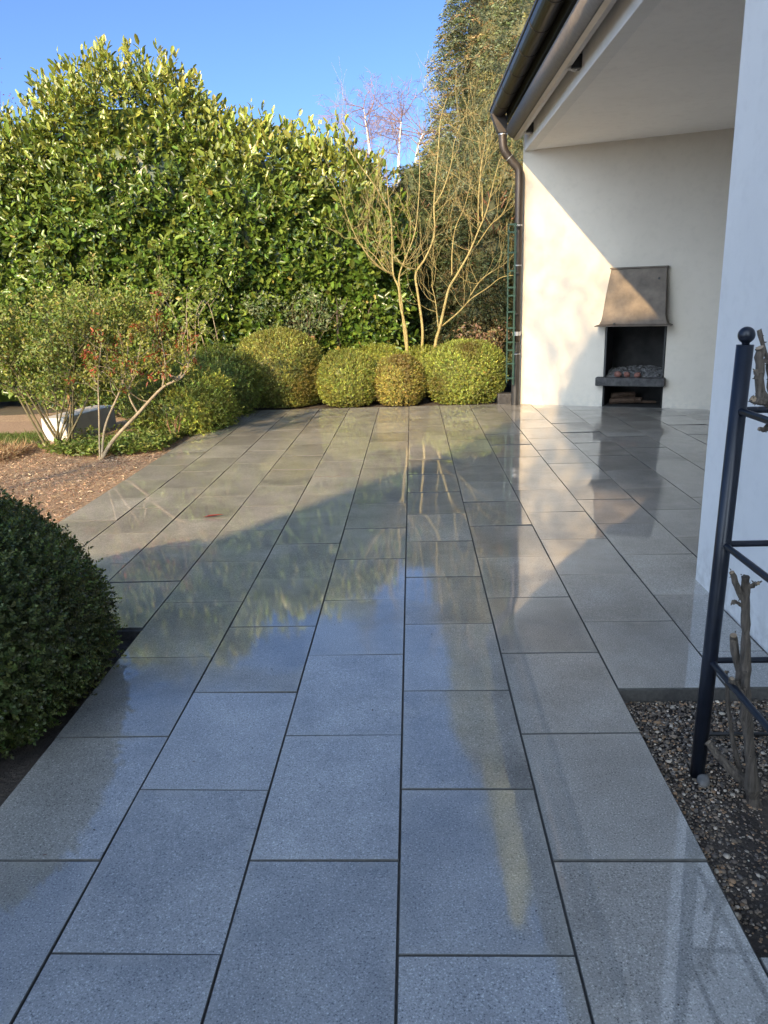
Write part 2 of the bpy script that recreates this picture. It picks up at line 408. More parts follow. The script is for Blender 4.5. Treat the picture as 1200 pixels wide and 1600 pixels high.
# patio bed with every slab as a piece of it
pb = MB()
pb.box((-6*A-.01, 3.19, -.09), (-3*A, 10.31  , -.008)); pb.box((-3*A, -2.2, -.09), (2*A+.002, 10.31  , -.008))
pb.box((2*A+.002, Y0+2*B_-.002, -.09), (9*A, 10.31  , -.008)); pb.box((2*A+.002, -2.2, -.09), (1.46, Y0-.002  , -.008))
patio = tag(pb.build('patio', MT['joint']), kind='structure')
def clip(poly, n, c):
    out = []
    for i in range(len(poly)):
        a, b = np.array(poly[i]), np.array(poly[(i+1) % len(poly)]); da, db = a @ n - c, b @ n - c
        if da <= 0: out.append(tuple(a))
        if da * db < 0: out.append(tuple(a + (b - a) * da / (da - db)))
    return out
def slab_mesh(poly):
    P = np.array(poly); c = P.mean(0); n = len(P); mb = MB()
    ins = c + (P - c) * (1 - .0018 / np.maximum(np.abs(P - c), .02))
    vs = [(x, y, -.045) for x, y in P] + [(x, y, -.0022) for x, y in P] + [(x, y, 0) for x, y in ins]
    fs = [(i, (i+1) % n, n+(i+1) % n, n+i) for i in range(n)] + [(n+i, n+(i+1) % n, 2*n+(i+1) % n, 2*n+i) for i in range(n)] + [tuple(range(2*n, 3*n))]
    me = bpy.data.meshes.new('paving_slab'); me.from_pydata(vs, [], fs); me.materials.append(MT['slab']); me.materials.append(MT['slabedge'])
    me.polygons.foreach_set('material_index', [1]*(2*n) + [0]); return me
hx, hy = .1998, .3000
full = slab_mesh([(-hx, -hy), (hx, -hy), (hx, hy), (-hx, hy)])
srng = np.random.default_rng(5)
def add_slab(cx, cy, poly=None):
    me = full
    if poly is not None: me = slab_mesh([(x - cx, y - cy) for x, y in poly])
    o = bpy.data.objects.new('paving_slab', me); COL.objects.link(o); o.parent = patio
    o.location = (cx, cy, srng.normal(0, .0007)); o.rotation_euler = (srng.normal(0, R(.28)), srng.normal(0, R(.28)), 0)
for k in range(-6, 9):
    off = 0 if k % 2 == 0 else .5
    for n in range(-4, 17):
        x0, x1 = k*A + .0022, (k+1)*A - .0022; y0 = Y0 + (n+off)*B_ + .002; y1 = y0 + B_ - .004
        lo = -2.2
        if k < -3: lo = 3.2
        if k >= 2: lo = Y0 + 2*B_
        if k >= 4: lo = 3.4
        spans = [(lo, 10.30)]
        if k in (2, 3): spans.append((-2.2, Y0))
        for s0, s1 in spans:
            a, b = max(y0, s0 + .001), min(y1, s1)
            if b - a < .05: continue
            poly = [(x0, a), (x1, a), (x1, b), (x0, b)]
            xr = 1.478 if (k == 3 and b < 3.8) else None
            if xr: poly = clip(poly, np.array([1., 0.]), xr)
            if k >= 3: poly = clip(poly, WN, WN @ W0 + .02)
            if len(poly) < 3: continue
            P = np.array(poly)
            if np.ptp(P[:, 0]) < .04 or np.ptp(P[:, 1]) < .04: continue
            whole = len(poly) == 4 and abs(b - a - (y1 - y0)) < 1e-6 and xr is None and k < 3 or (k >= 3 and len(poly) == 4 and abs(np.ptp(P[:, 0]) - (x1-x0)) < 1e-6 and abs(np.ptp(P[:, 1]) - (y1-y0)) < 1e-6 and abs(P[:, 1].max() - y1) < 1e-6)
            cx, cy = (x0+x1)/2, (a+b)/2
            if whole: add_slab(cx, cy)
            else:
                c = (P.min(0) + P.max(0)) / 2; add_slab(c[0], c[1], poly)

# beds, lawn, path
mulch = sheet('bark_mulch_bed', -9.0, -6*A-.012, 3.0, 10.6, 90, 90, -.02, .012, 3., MT['mulch'], 3)
sheet('planting_bed', -6*A-.02, 1.46, 10.32, 13.5, 60, 40, -.03, .015, 3., MT['soil'], 8)
sheet('ball_bed', -4.2, -3*A-.012, .2, 3.185, 50, 50, -.05, .012, 4., MT['soil'], 5)
sheet('gravel_bed', 2*A+.004, 1.485, Y0+.004, Y0+2*B_-.006, 60, 80, -.052, .010, 6., MT['soil'], 9,
      lambda P: -.05*np.exp(-(((P[:, 0]-1.12)/.12)**2 + ((P[:, 1]-1.86)/.16)**2)) + .03*np.exp(-(((P[:, 0]-1.33)/.14)**2 + ((P[:, 1]-1.62)/.18)**2)))
lw = MB(); lw.add([(-12, 7.9, .012), (-4.05, 7.9, .012), (-4.05, 8.75, .012), (-12, 8.75, .012)], [(0, 1, 2, 3)])
tag(lw.build('lawn', MT['turf']), kind='structure')
lw = MB(); lw.add([(-12, 8.75, .016), (-4.0, 8.75, .016), (-4.0, 9.7, .016), (-12, 9.7, .016)], [(0, 1, 2, 3)])
tag(lw.build('garden_path', MT['pathgravel']), kind='structure')

# ================================================================== THE HOUSE
house = empty('house', (1.49, 3.72, 0), 'white rendered house with open porch, dark eaves and brown gutter', 'house')
def wall_pt(u, d, z): q = W0 + WE*u + WN*d; return (q[0], q[1], z)       # d > 0 goes into the wall
def wbox(mb, u0, u1, d0, d1, z0, z1):
    m = MB().box((u0, d0, z0), (u1, d1, z1)).xform(wall_pt); return mb.add(m.v, m.f)
CE = 3.11
w = MB(); w.box((1.49, -4.0, -.1), (5.4, 3.72, 3.62)); w.build('near_wall', MT['plaster'], house)
w = MB()
wbox(w, 0, 1.085, 0, .36, -.1, CE+.2); wbox(w, 1.815, 4.5, 0, .36, -.1, CE+.2); wbox(w, 1.085, 1.815, 0, .36, 1.02, CE+.2)
w.build('fireplace_wall', MT['suntonedplaster'], house)
w = MB(); w.box((5.0, 3.73, -.1), (5.3, 9.3, CE+.1)); w.build('back_wall', MT['plaster'], house)
c = MB()
q1 = W0 + WE*3.9
c.extrude([(1.60, 3.70), (5.1, 3.70), (q1[0], q1[1]+.06), (W0[0]+.1, W0[1]+.04)], lambda x, y: (x, y, CE), lambda x, y: (x, y, CE+.12))
c.build('ceiling', MT['ceiling'], house)
f = MB(); f.box((1.484, 3.73, CE-.006), (1.60, 10.27, 3.60)); f.build('fascia_beam', MT['plaster'], house, bevel=.006)
# soffit boards along the eave
sf = MB(); sf.box((1.27, 4.0, 3.622), (5.4, 10.34, 3.66)); so = sf.build('soffit', MT['soffit'], house)
for i in range(3):
    b = MB(); x0 = 1.292 + i*.064; b.box((x0, 4.0, 3.603), (x0+.058, 10.30, 3.621)); b.build('soffit_board', MT['soffit'], so, bevel=.004)
fb = MB(); fb.box((1.262, 4.0, 3.44), (1.288, 10.33, 3.61)); fb.build('eave_board', MT['soffit'], house)
rf = MB(); rf.extrude([(1.14, 3.70), (6.5, 6.3), (6.5, 6.5), (1.14, 3.78)], lambda x, z: (x, 3.9, z), lambda x, z: (x, 10.42, z))
rf.build('roof', MT['rooftile'], house)
# gutter: open half round, with strap brackets
GX, GZ, GR = 1.160, 3.572, .098
prof = [(GX + GR*math.cos(a), GZ + GR*math.sin(a)) for a in np.linspace(math.pi, 2*math.pi, 13)]
prof += [(GX + (GR-.004)*math.cos(a), GZ + (GR-.004)*math.sin(a)) for a in np.linspace(2*math.pi, math.pi, 13)]
gm = MB(); gm.extrude(prof, lambda x, z: (x, 4.0, z), lambda x, z: (x, 10.30, z))
gm.tube([(GX-GR-.002, 4.0, GZ+.002), (GX-GR-.002, 10.30, GZ+.002)], .010, 8)
cap = [(GX + (GR+.002)*math.cos(a), GZ + (GR+.002)*math.sin(a)) for a in np.linspace(math.pi, 2*math.pi, 13)]
gm.extrude(cap, lambda x, z: (x, 10.296, z), lambda x, z: (x, 10.306, z))
gut = gm.build('gutter', MT['gutter'], house)
for i in range(9):
    y = 9.72 - i*.66
    pr = [(GX + (GR+.004)*math.cos(a), GZ + (GR+.004)*math.sin(a)) for a in np.linspace(math.pi*.98, 2*math.pi, 13)] + [(GX + GR*math.cos(a), GZ + GR*math.sin(a)) for a in np.linspace(2*math.pi, math.pi*.98, 13)]
    b = MB(); b.extrude(pr, lambda x, z: (x, y, z), lambda x, z: (x, y+.03, z)); b.build('gutter_bracket', MT['gutter'], gut)
# rain hopper and downpipe
dp = MB()
dp.extrude([(1.058, 3.515), (1.245, 3.490), (1.262, 3.30), (1.150, 3.30)], lambda x, z: (x, 10.13, z), lambda x, z: (x, 10.27, z))
hop = dp.build('rain_hopper', MT['pipe'], house, bevel=.006)
pts = curve_pts([(1.21, 10.2, 3.31), (1.21, 10.2, 3.20), (1.235, 10.2, 3.10), (1.33, 10.2, 2.98), (1.40, 10.2, 2.90), (1.415, 10.2, 2.80), (1.415, 10.2, 2.6)], 22)
dp = MB(); dp.tube(list(pts) + [(1.413, 10.2, 1.8), (1.41, 10.2, .82)], .050, 14)
pipe = dp.build('downpipe', MT['pipe'], house, smooth=False)
pipe.data.polygons.foreach_set('use_smooth', [len(q.vertices) == 4 for q in pipe.data.polygons])
dp = MB(); dp.tube([(1.41, 10.2, .82), (1.408, 10.2, -.02)], .052, 14); dp.build('standpipe', MT['darkpipe'], house, smooth=False)
for z, h in ((2.235, .018), (1.76, .014), (.90, .05), (.66, .012), (3.285, .02)):
    x = 1.21 if z > 3 else 1.412
    b = MB(); b.lathe([(.052, 0), (.0555, .001), (.0555, h), (.052, h+.001)], (x, 10.2, z), 14); b.build('pipe_clamp', MT['clamp'], pipe)
tb = [np.array(pts[9]), np.array(pts[10])]; b = MB(); b.tube([tb[0], tb[0]+(tb[1]-tb[0])*.2], .0535, 14); b.build('pipe_clamp', MT['clamp'], pipe)

# awning under the eave
aw = empty('awning', (1.34, 9.9, 3.2), 'rolled up grey awning with beige front bar under the dark eave', 'awning')
AX, AZ, AR = 1.345, 3.315, .112
pr = [(AX + AR*math.cos(a), AZ + AR*math.sin(a)) for a in np.linspace(R(20), R(268), 26)] + [(AX+.05, AZ-.07), (AX+.09, AZ-.02)]
m = MB(); m.extrude(pr, lambda x, z: (x, 4.2, z), lambda x, z: (x, 10.02, z))
o = m.build('fabric_roll', MT['awning'], aw)
o.data.polygons.foreach_set('use_smooth', [len(q.vertices) == 4 for q in o.data.polygons])
pr = [(AX-.028, AZ-.1135), (AX+.010, AZ-.122), (AX+.058, AZ-.108), (AX+.082, AZ-.072), (AX+.076, AZ-.062), (AX+.045, AZ-.080), (AX+.0, AZ-.109)]
m = MB(); m.extrude(pr, lambda x, z: (x, 4.19, z), lambda x, z: (x, 10.03, z)); m.build('front_bar', MT['awningbar'], aw)
m = MB(); m.tube([(AX-.032, 4.2, AZ-.1095), (AX-.032, 10.03, AZ-.1095)], .004, 6); m.build('hem_seam', MT['black'], aw)
for y in (9.55, 7.0, 4.4):
    m = MB(); m.box((1.40, y, 3.185), (1.4835, y+.10, 3.29)); m.build('wall_bracket', MT['black'], aw, bevel=.008)
    m = MB(); m.tube([(1.385, y+.05, 3.205), (1.45, y+.05, 3.185)], .022, 8); m.build('arm_joint', MT['awningbar'], aw)

# ================================================================== FIREPLACE
fp = empty('fireplace', wall_pt(1.45, 0, 0), 'built in garden fireplace with tapered steel hood in white porch wall', 'fireplace')
# lofted hood with flared lip: rings of (u0,u1,depth,z)
rings = [(.992, 1.878, .26, 1.005), (.992, 1.878, .26, 1.016), (1.042, 1.832, .222, 1.030), (1.062, 1.812, .205, 1.075), (1.072, 1.80, .195, 1.13), (1.10, 1.788, .15, 1.40), (1.135, 1.772, .09, 1.672)]
m = MB(); vs = []
for u0, u1, d, z in rings: vs += [wall_pt(u0, -.004, z), wall_pt(u0, -d, z), wall_pt(u1, -d, z), wall_pt(u1, -.004, z)]
fs = [(i*4+k, i*4+(k+1) % 4, i*4+4+(k+1) % 4, i*4+4+k) for i in range(len(rings)-1) for k in range(4)] + [(0, 1, 2, 3), tuple(len(vs)-4+k for k in range(4))]
m.add(vs, fs); hood = m.build('hood', MT['hood'], fp, bevel=.004)
m = MB(); wbox(m, 1.122, 1.787, -.105, -.004, 1.673, 1.692); m.build('hood_cap', MT['hood'], hood, bevel=.003)
m = MB(); pc = np.array(wall_pt(1.70, -.125, 1.55)); m.tube([pc, pc - np.array([WN[0], WN[1], 0])*.035], [.012, .014], 10); m.build('damper_knob', MT['black'], hood)
m = MB(); pc = np.array(wall_pt(1.225, -.245, 1.03)); m.tube([pc, pc + np.array([0, 0, .02])], [.02, .012], 8); m.build('hood_bolt', MT['black'], hood)
FD = .52
m = MB(); wbox(m, 1.087, 1.813, FD, FD+.03, -.05, 1.02); m.build('firebox_back', MT['soot'], fp)
for u in (1.0870, 1.7930):
    m = MB(); wbox(m, u, u+.02, .002, FD-.001, .0, 1.018); m.build('firebox_side', MT['soot'], fp)
for u in (1.094, 1.788):
    m = MB(); wbox(m, u, u+.018, -.012, .0, .385, 1.003); m.build('door_rail', MT['black'], fp, bevel=.003)
m = MB(); wbox(m, 1.108, 1.792, .003, FD-.001, .995, 1.016); m.build('firebox_top', MT['soot'], fp)
m = MB(); wbox(m, 1.01, 1.835, -.13, .0015, .275, .378)
shelf = m.build('hearth_shelf', MT['shelfstone'], fp, bevel=.008)
m = MB(); wbox(m, 1.108, 1.792, .004, FD-.002, .30, .372); m.build('firebox_floor', MT['soot'], fp)
m = MB(); wbox(m, 1.108, 1.792, .004, FD-.002, -.02, .006); m.build('log_niche_floor', MT['niche'], fp)
# ash heap inside the firebox
arng = np.random.default_rng(3); mb = MB(); nu, nv = 24, 14; fa = Field(4, 9.)
vs = []; 
for j in range(nv):
    for i in range(nu):
        u = 1.115 + .67*i/(nu-1); d = .03 + .46*j/(nv-1); t = min(1, (j/(nv-1))*2.2)
        z = .374 + .085*t*(1-.7*abs(i/(nu-1)-.55)) + .028*fa(np.array([[u*3, d*3, 0.]]))[0]*t
        vs.append(wall_pt(u, d, max(z, .374)))
mb.add(vs, [(j*nu+i, j*nu+i+1, (j+1)*nu+i+1, (j+1)*nu+i) for j in range(nv-1) for i in range(nu-1)])
ash = mb.build('ash_heap', MT['ash'], smooth=True); tag(ash, 'grey ash heap filling the sooty firebox', 'ash', kind='stuff')
def rock(mb, c, r, rng, sq=(1, 1, .7), n=2):
    bm = bmesh.new(); bmesh.ops.create_icosphere(bm, subdivisions=n, radius=1)
    f_ = Field(int(rng.integers(1e6)), 1.8); P = np.array([v.co[:] for v in bm.verts])
    P = P * (1 + .25*f_(P))[:, None] * np.array(sq) * r; a = rng.uniform(0, 6.28)
    ca, sa = math.cos(a), math.sin(a); P = np.stack([P[:, 0]*ca - P[:, 1]*sa, P[:, 0]*sa + P[:, 1]*ca, P[:, 2]], -1) + np.array(c)
    mb.add(P, [tuple(v.index for v in f.verts) for f in bm.faces]); bm.free()
mb = MB()
for i in range(280):
    u = arng.uniform(1.14, 1.77); d = arng.uniform(.06, .45); t = min(1, ((d-.03)/.46)*2.2)
    rock(mb, wall_pt(u, d, .380 + .090*t*(1-.7*abs((u-1.115)/.67-.55))), arng.uniform(.008, .034), arng, n=1)
tag(mb.build('charcoal', MT['char']), 'charred black and grey coals scattered on the ash heap', 'charcoal', kind='stuff')
for u, r, lab in ((1.265, .042, 'leftmost of three red stones on the hearth edge'), (1.375, .044, 'middle one of three red stones on the hearth edge'), (1.50, .046, 'rightmost of three red stones on the hearth edge')):
    m = MB(); rock(m, wall_pt(u, .0, .378 + r*.62), r, arng, (1, .8, .8)); tag(m.build('red_stone', MT['redstone'], smooth=True), lab, 'stone', 'red stones on the hearth')
labs = ['short split log lying lowest left in the niche below the hearth', 'split log lying lowest right in the niche below the hearth', 'bark covered log on top of the small woodpile under the hearth',
        'thin stick leaning at the right in the niche under the hearth']
for (u, d, z, L, r, a), lab in zip([(1.30, .20, .045, .30, .036, .2), (1.38, .30, .048, .34, .038, -.25), (1.31, .24, .115, .30, .034, .45), (1.55, .26, .03, .34, .016, -.1)], labs):
    m = MB(); p0 = np.array([u - L/2*math.cos(a), d - L/2*math.sin(a), z]); p1 = np.array([u + L/2*math.cos(a), d + L/2*math.sin(a), z+.01])
    m.tube([wall_pt(*p0), wall_pt(*((p0+p1)/2 + [0, 0, .006])), wall_pt(*p1)], [r, r*1.06, r*.95], 8); tag(m.build('log', MT['log']), lab, 'log', 'firewood in the niche')

# ================================================================== TRELLISES
tr = empty('plant_trellis', (1.33, 10.2, .3), 'narrow dark green plastic trellis beside the brown downpipe', 'trellis')
for x, y, z0, r in ((1.365, 10.10, .28, .011), (1.29, 10.16, .30, .007), (1.31, 10.38, .30, .006)):
    m = MB(); m.box((x-r, y-r, z0), (x+r, y+r, 2.27)); m.build('upright', MT['greenpl'], tr, bevel=.002)
for i, z in enumerate((2.25, 2.16, 1.92, 1.70, 1.50, 1.40, 1.20, 1.0, .82, .72, .55, .36)):
    m = MB(); m.box((1.283, 10.095, z-.008), (1.385, 10.115, z+.012)); m.box((1.283, 10.10, z-.006), (1.297, 10.17, z+.008)); m.build('rung', MT['greenpl'], tr)
    if i % 3 == 0:
        m = MB(); m.box((1.375, 10.095, z-.03), (1.412, 10.13, z-.015)); m.build('pipe_tie', MT['black'], tr)

ob = empty('trellis_frame', (.945, 2.14, -.06), 'dark blue steel climbing frame with ball finial beside the near white wall', 'trellis')
posts = [(.945, 2.14), (.955, 1.52), (1.42, 2.14), (1.42, 1.52)]
for x, y in posts:
    m = MB(); m.tube([(x-.004, y, -.10), (x+.017, y, 1.29)], .0225, 20); po = m.build('post', MT['navy'], ob)
    po.data.polygons.foreach_set('use_smooth', [len(q.vertices) == 4 for q in po.data.polygons])
    m = MB(); m.lathe([(.010, 0), (.010, .006)] + [(max(.001, .0225*math.sin(t)), .0275 - .0225*math.cos(t)) for t in np.linspace(.5, math.pi-.01, 12)], (x+.018, y, 1.288), 20); m.build('ball_finial', MT['navy'], po, smooth=True)
for z in (.349, .722, 1.112):
    dx = .017*z/1.29
    for (x0, y0), (x1, y1) in ((posts[0], posts[2]), (posts[0], posts[1]), (posts[1], posts[3]), (posts[2], posts[3])):
        m = MB(); m.tube([(x0+dx, y0, z), (x1+dx, y1, z)], .0095, 12, cap=False); m.build('crossbar', MT['navy'], ob, smooth=True)

# ================================================================== ROSES ON THE RIGHT
def thorn(mb, p, d, s=.008):
    p = np.array(p); mb.tube([p, p + np.array(d)*s], [s*.35, .0004], 4, cap=False)
def woody(mb, pts, r, rng, sides=10, n=16, knots=.16):
    P = curve_pts(pts, n); rr = np.interp(np.linspace(0, 1, n), np.linspace(0, 1, len(r)), r) * (1 + rng.normal(0, knots, n)).clip(.8, 1.3)
    P = P + rng.normal(0, .0015, P.shape); v0 = len(mb.v); mb.tube(P, rr, sides)
    mb.v[v0:] = [tuple(np.array(q) + rng.normal(0, .0011, 3)) for q in mb.v[v0:]]
    for i in range(n):
        for _ in range(2):
            d = rand_dirs(rng, 1)[0]; thorn(mb, P[i] + d*rr[i]*.9, d, rng.uniform(.004, .008))
    return P[-1], unit(P[-1]-P[-2])
prg = np.random.default_rng(21)
rs = empty('pruned_rose', (1.075, 2.02, -.08), 'hard pruned thorny rose stump rising from the gravel inside the steel frame', 'rose bush')
m = MB(); woody(m, [(1.075, 2.02, -.10), (1.04, 2.005, .08), (1.005, 2.0, .28), (.99, 2.0, .42), (.975, 2.0, .56), (.966, 2.0, .672)], [.021, .018, .0145, .0115, .0105, .010], prg, 12, 26)
m.build('stem', MT['rosebark'], rs)
for pts, r in (([(.97, 2.0, .60), (.948, 1.995, .635), (.925, 1.99, .69)], [.009, .0085, .0078]), ([(.972, 2.0, .585), (.945, 1.99, .60), (.928, 1.985, .605)], [.006, .005, .005]),
               ([(.97, 2.0, .645), (.985, 1.99, .652), (.997, 1.985, .662)], [.008, .006, .005]), ([(1.0, 2.0, .30), (.968, 1.985, .34), (.945, 1.975, .375)], [.009, .008, .0075]),
               ([(1.0, 2.03, .33), (.985, 2.045, .40), (.972, 2.05, .475)], [.013, .012, .011]), ([(1.06, 2.04, -.02), (1.0, 2.07, .03), (.95, 2.10, .09)], [.016, .014, .012]),
               ([(1.05, 2.06, -.04), (1.02, 2.10, .12), (.99, 2.12, .32)], [.008, .007, .006])):
    m = MB(); e, d = woody(m, pts, r, prg, 8, 8, .06); st = m.build('cut_branch', MT['rosebark'], rs)
    m = MB(); m.tube([e, e + d*.0015], [r[-1]*.9, r[-1]*.85], 8); m.build('cut_face', MT['cutwood'], st)
cl = empty('climbing_rose', (1.16, 1.70, -.06), 'gnarled brown climbing rose wood resting on the top bar of the steel frame', 'rose bush')
m = MB(); woody(m, [(1.16, 1.70, -.09), (1.15, 1.74, .3), (1.10, 1.84, .7), (1.05, 1.94, 1.0), (1.005, 1.985, 1.135), (.972, 2.0, 1.16)], [.03, .027, .025, .025, .024, .018], prg, 12, 24)
m.build('stem', MT['rosebark'], cl)
for pts, r in (([(.962, 2.0, 1.15), (.950, 2.0, 1.20), (.944, 2.0, 1.25), (.940, 2.0, 1.295)], [.016, .0125, .0125, .0115]), ([(.985, 2.0, 1.16), (.955, 1.99, 1.158), (.928, 1.985, 1.162)], [.014, .011, .009]),
               ([(.958, 2.0, 1.255), (.985, 1.985, 1.265), (1.02, 1.97, 1.275)], [.010, .0085, .008]), ([(.95, 2.0, 1.215), (.938, 1.995, 1.222), (.930, 1.99, 1.235)], [.006, .006, .0055]),
               ([(1.0, 2.0, 1.12), (.975, 1.99, 1.085), (.955, 1.985, 1.088)], [.010, .007, .005]), ([(.99, 2.01, 1.15), (.975, 2.02, 1.25), (.952, 2.04, 1.33)], [.008, .007, .005])):
    m = MB(); e, d = woody(m, pts, r, prg, 8, 10, .08); st = m.build('cut_branch', MT['rosebark'], cl)
    m = MB(); m.tube([e, e + d*.0015], [r[-1]*.9, r[-1]*.85], 8); m.build('cut_face', MT['cutwood'], st)

# gravel on the narrow bed
def pebbles(name, n, rng, xr, yr, z, size, cols, label, cat, parent=None, zf=None):
    bm = bmesh.new(); bmesh.ops.create_icosphere(bm, subdivisions=1, radius=1)
    T = np.array([v.co[:] for v in bm.verts]); Fc = np.array([[v.index for v in f.verts] for f in bm.faces]); bm.free()
    c = np.stack([rng.uniform(*xr, n), rng.uniform(*yr, n), np.full(n, z)], -1)
    fc = Field(41, 7.); c = c[(fc(c) > rng.uniform(-1.7, 0., n)) & (rng.random(n) > 1.1*np.exp(-(((c[:, 0]-1.12)/.14)**2 + ((c[:, 1]-1.84)/.2)**2)))]; n = len(c)
    if zf is not None: c[:, 2] += zf(c)
    s = rng.lognormal(math.log(size), .38, n)[:, None] * np.stack([rng.uniform(.7, 1.3, n), rng.uniform(.7, 1.3, n), rng.uniform(.45, .8, n)], -1)
    V = T[None] * (1 + rng.normal(0, .13, (n, len(T), 1))) * s[:, None]
    a = rng.uniform(0, 6.28, n); ca, sa = np.cos(a)[:, None], np.sin(a)[:, None]
    V = np.stack([V[..., 0]*ca - V[..., 1]*sa, V[..., 0]*sa + V[..., 1]*ca, V[..., 2]], -1) + c[:, None]
    V[..., 2] += s[:, None, 2] * .3
    C = np.asarray(cols)[rng.integers(0, len(cols), n)] * rng.lognormal(0, .25, (n, 1))
    o = raw_mesh(name, V.reshape(-1, 3), (np.arange(n)[:, None, None]*len(T) + Fc[None]).reshape(-1, 3), np.repeat(C, len(T), 0), MT['pebble'], parent, 'stuff', smooth=True)
    return tag(o, label, cat)
dip = lambda P: -.05*np.exp(-(((P[:, 0]-1.12)/.12)**2 + ((P[:, 1]-1.86)/.16)**2)) + .03*np.exp(-(((P[:, 0]-1.33)/.14)**2 + ((P[:, 1]-1.62)/.18)**2))
pebbles('gravel', 17000, np.random.default_rng(31), (2*A+.006, 1.48), (Y0+.01, Y0+2*B_-.01), -.052, .0035,
        [(.19, .145, .10), (.26, .20, .14), (.11, .085, .065), (.46, .39, .30), (.08, .065, .05), (.32, .20, .11), (.14, .12, .10)], 'mixed brown and grey gravel covering the narrow bed by the wall', 'gravel', zf=dip)
m = MB(); rock(m, (.945, 2.095, -.045), .022, prg, (1.2, .8, .6)); tag(m.build('stone', MT['greystone'], smooth=True), 'smooth pale stone lying at the foot of the steel post', 'stone')
m = MB(); m.tube(curve_pts([(1.0, 2.36, -.045), (1.12, 2.345, -.035), (1.25, 2.35, -.04), (1.45, 2.34, -.045)], 14), .006, 6); tag(m.build('drip_hose', MT['black'], smooth=True), 'thin black drip hose lying on the gravel below the slab edge', 'hose')

# ================================================================== BOXWOOD
def boxwood(name, c, rad, n, leaf, seed, label, group, base_col, p=2.3, lump=.05, lobes=3.2, brown=None, back=True, shape=SH4, wisps=.02, only=None):
    rng = np.random.default_rng(seed); c = np.array(c, float); rad = np.array(rad, float)
    root = empty(name, (c[0], c[1], -.03), label, 'boxwood', group)
    f = Field(seed, lobes); f2 = Field(seed+1, lobes*3.2); f3 = Field(seed+2, 9.)
    nt = n // 7
    d = rand_dirs(rng, int(nt*1.9)); view = unit(np.array([0.06, 0., 1.45]) - c)
    keep = (d @ view > -.45) & (c[2] + d[:, 2]*rad[2] > .0) if back else (d[:, 2] > -1)
    d = d[keep][:nt]; nt = len(d)
    k = 1 + lump*f(d) + lump*.7*f2(d)
    depth = rng.uniform(0, 1, nt)**1.5 * .16
    P = c + d * (super_r(d, rad, p) * k - depth)[:, None]; Nn = super_n(d, rad, p)
    P += Nn * (rng.random(nt) < .12)[:, None] * rng.uniform(0, wisps*1.6, (nt, 1))
    ax = unit(Nn + np.array([0, 0, .35]) + rng.normal(0, .35, (nt, 3)))
    m7 = 7; T = np.repeat(np.arange(nt), m7); az = np.tile(np.arange(m7)*2.4, nt) + np.repeat(rng.uniform(0, 6, nt), m7)
    a = unit(np.cross(ax, rng.normal(size=(nt, 3)))); b = np.cross(ax, a)
    rad_d = a[T]*np.cos(az)[:, None] + b[T]*np.sin(az)[:, None]
    sp = np.tile(np.linspace(0, 1, m7), nt)[:, None]
    D = unit(rad_d * (1 - .55*sp) + ax[T]*(.25 + .75*sp) + rng.normal(0, .2, (len(T), 3)))
    PP = P[T] + ax[T]*sp*leaf*1.9
    Nl = ax[T] - D*(ax[T]*D).sum(-1, keepdims=True) + Nn[T]*.3
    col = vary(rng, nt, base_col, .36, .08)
    col = col * (1 + .22*f3(P))[:, None]
    if brown is not None:
        bc, amt = brown; wgt = np.clip((f(d*1.7+3) + amt) * 1.2, 0, 1)[:, None] * rng.uniform(.3, 1, (nt, 1)); col = col*(1-wgt) + np.array(bc)*wgt*rng.lognormal(0, .2, (nt, 1))
    PP[:, 2] = np.maximum(PP[:, 2], .004)
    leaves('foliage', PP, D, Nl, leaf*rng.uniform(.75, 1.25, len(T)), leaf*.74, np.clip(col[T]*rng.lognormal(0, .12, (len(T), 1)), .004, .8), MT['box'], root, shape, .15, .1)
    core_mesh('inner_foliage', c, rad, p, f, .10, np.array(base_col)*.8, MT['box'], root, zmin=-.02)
    mb = MB()
    for i in range(5):
        an = rng.uniform(0, 6.28); s = rng.uniform(.02, .08)
        mb.tube([(c[0]+s*math.cos(an), c[1]+s*math.sin(an), -.06), (c[0]+2.5*s*math.cos(an), c[1]+2.5*s*math.sin(an), c[2])], [.016, .010], 5)
    tag(mb.build('stems', MT['bark'], root), kind='stuff')
    return root
G1 = (0.222, 0.234, 0.055)
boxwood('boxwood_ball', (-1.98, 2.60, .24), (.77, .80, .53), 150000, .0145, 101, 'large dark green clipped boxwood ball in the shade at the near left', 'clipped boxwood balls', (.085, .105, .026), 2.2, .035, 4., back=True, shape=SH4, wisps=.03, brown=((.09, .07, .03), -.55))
rowg = 'boxwood balls along the far patio edge'
boxwood('boxwood_ball', (-1.84, 10.95, .45), (.64, .60, .57), 80000, .0160, 111, 'largest clipped boxwood ball, leftmost in the row at the far patio edge', rowg, G1, 2.3, .04, brown=((.17, .13, .03), -.35))
boxwood('boxwood_ball', (-.86, 10.74, .33), (.41, .42, .40), 46000, .0155, 112, 'round green boxwood ball directly right of the largest ball', rowg, (0.222, 0.249, 0.055), 2.4, .035, brown=((.15, .12, .03), -.6))
boxwood('boxwood_ball', (-.44, 11.30, .36), (.42, .40, .40), 30000, .0155, 113, 'bright boxwood ball peeping over between two lower front balls', rowg, (0.27, 0.296, 0.055), 2.4, .035)
boxwood('boxwood_ball', (-.13, 10.72, .29), (.335, .36, .36), 40000, .0155, 114, 'smallest boxwood ball with browned front in the far row', rowg, (0.239, 0.218, 0.055), 2.5, .035, brown=((.17, .115, .045), -.1))
boxwood('boxwood_ball', (.20, 11.30, .36), (.36, .36, .36), 22000, .0155, 115, 'small boxwood ball behind, just left of the wide rightmost ball', rowg, (0.254, 0.28, 0.055), 2.4, .035)
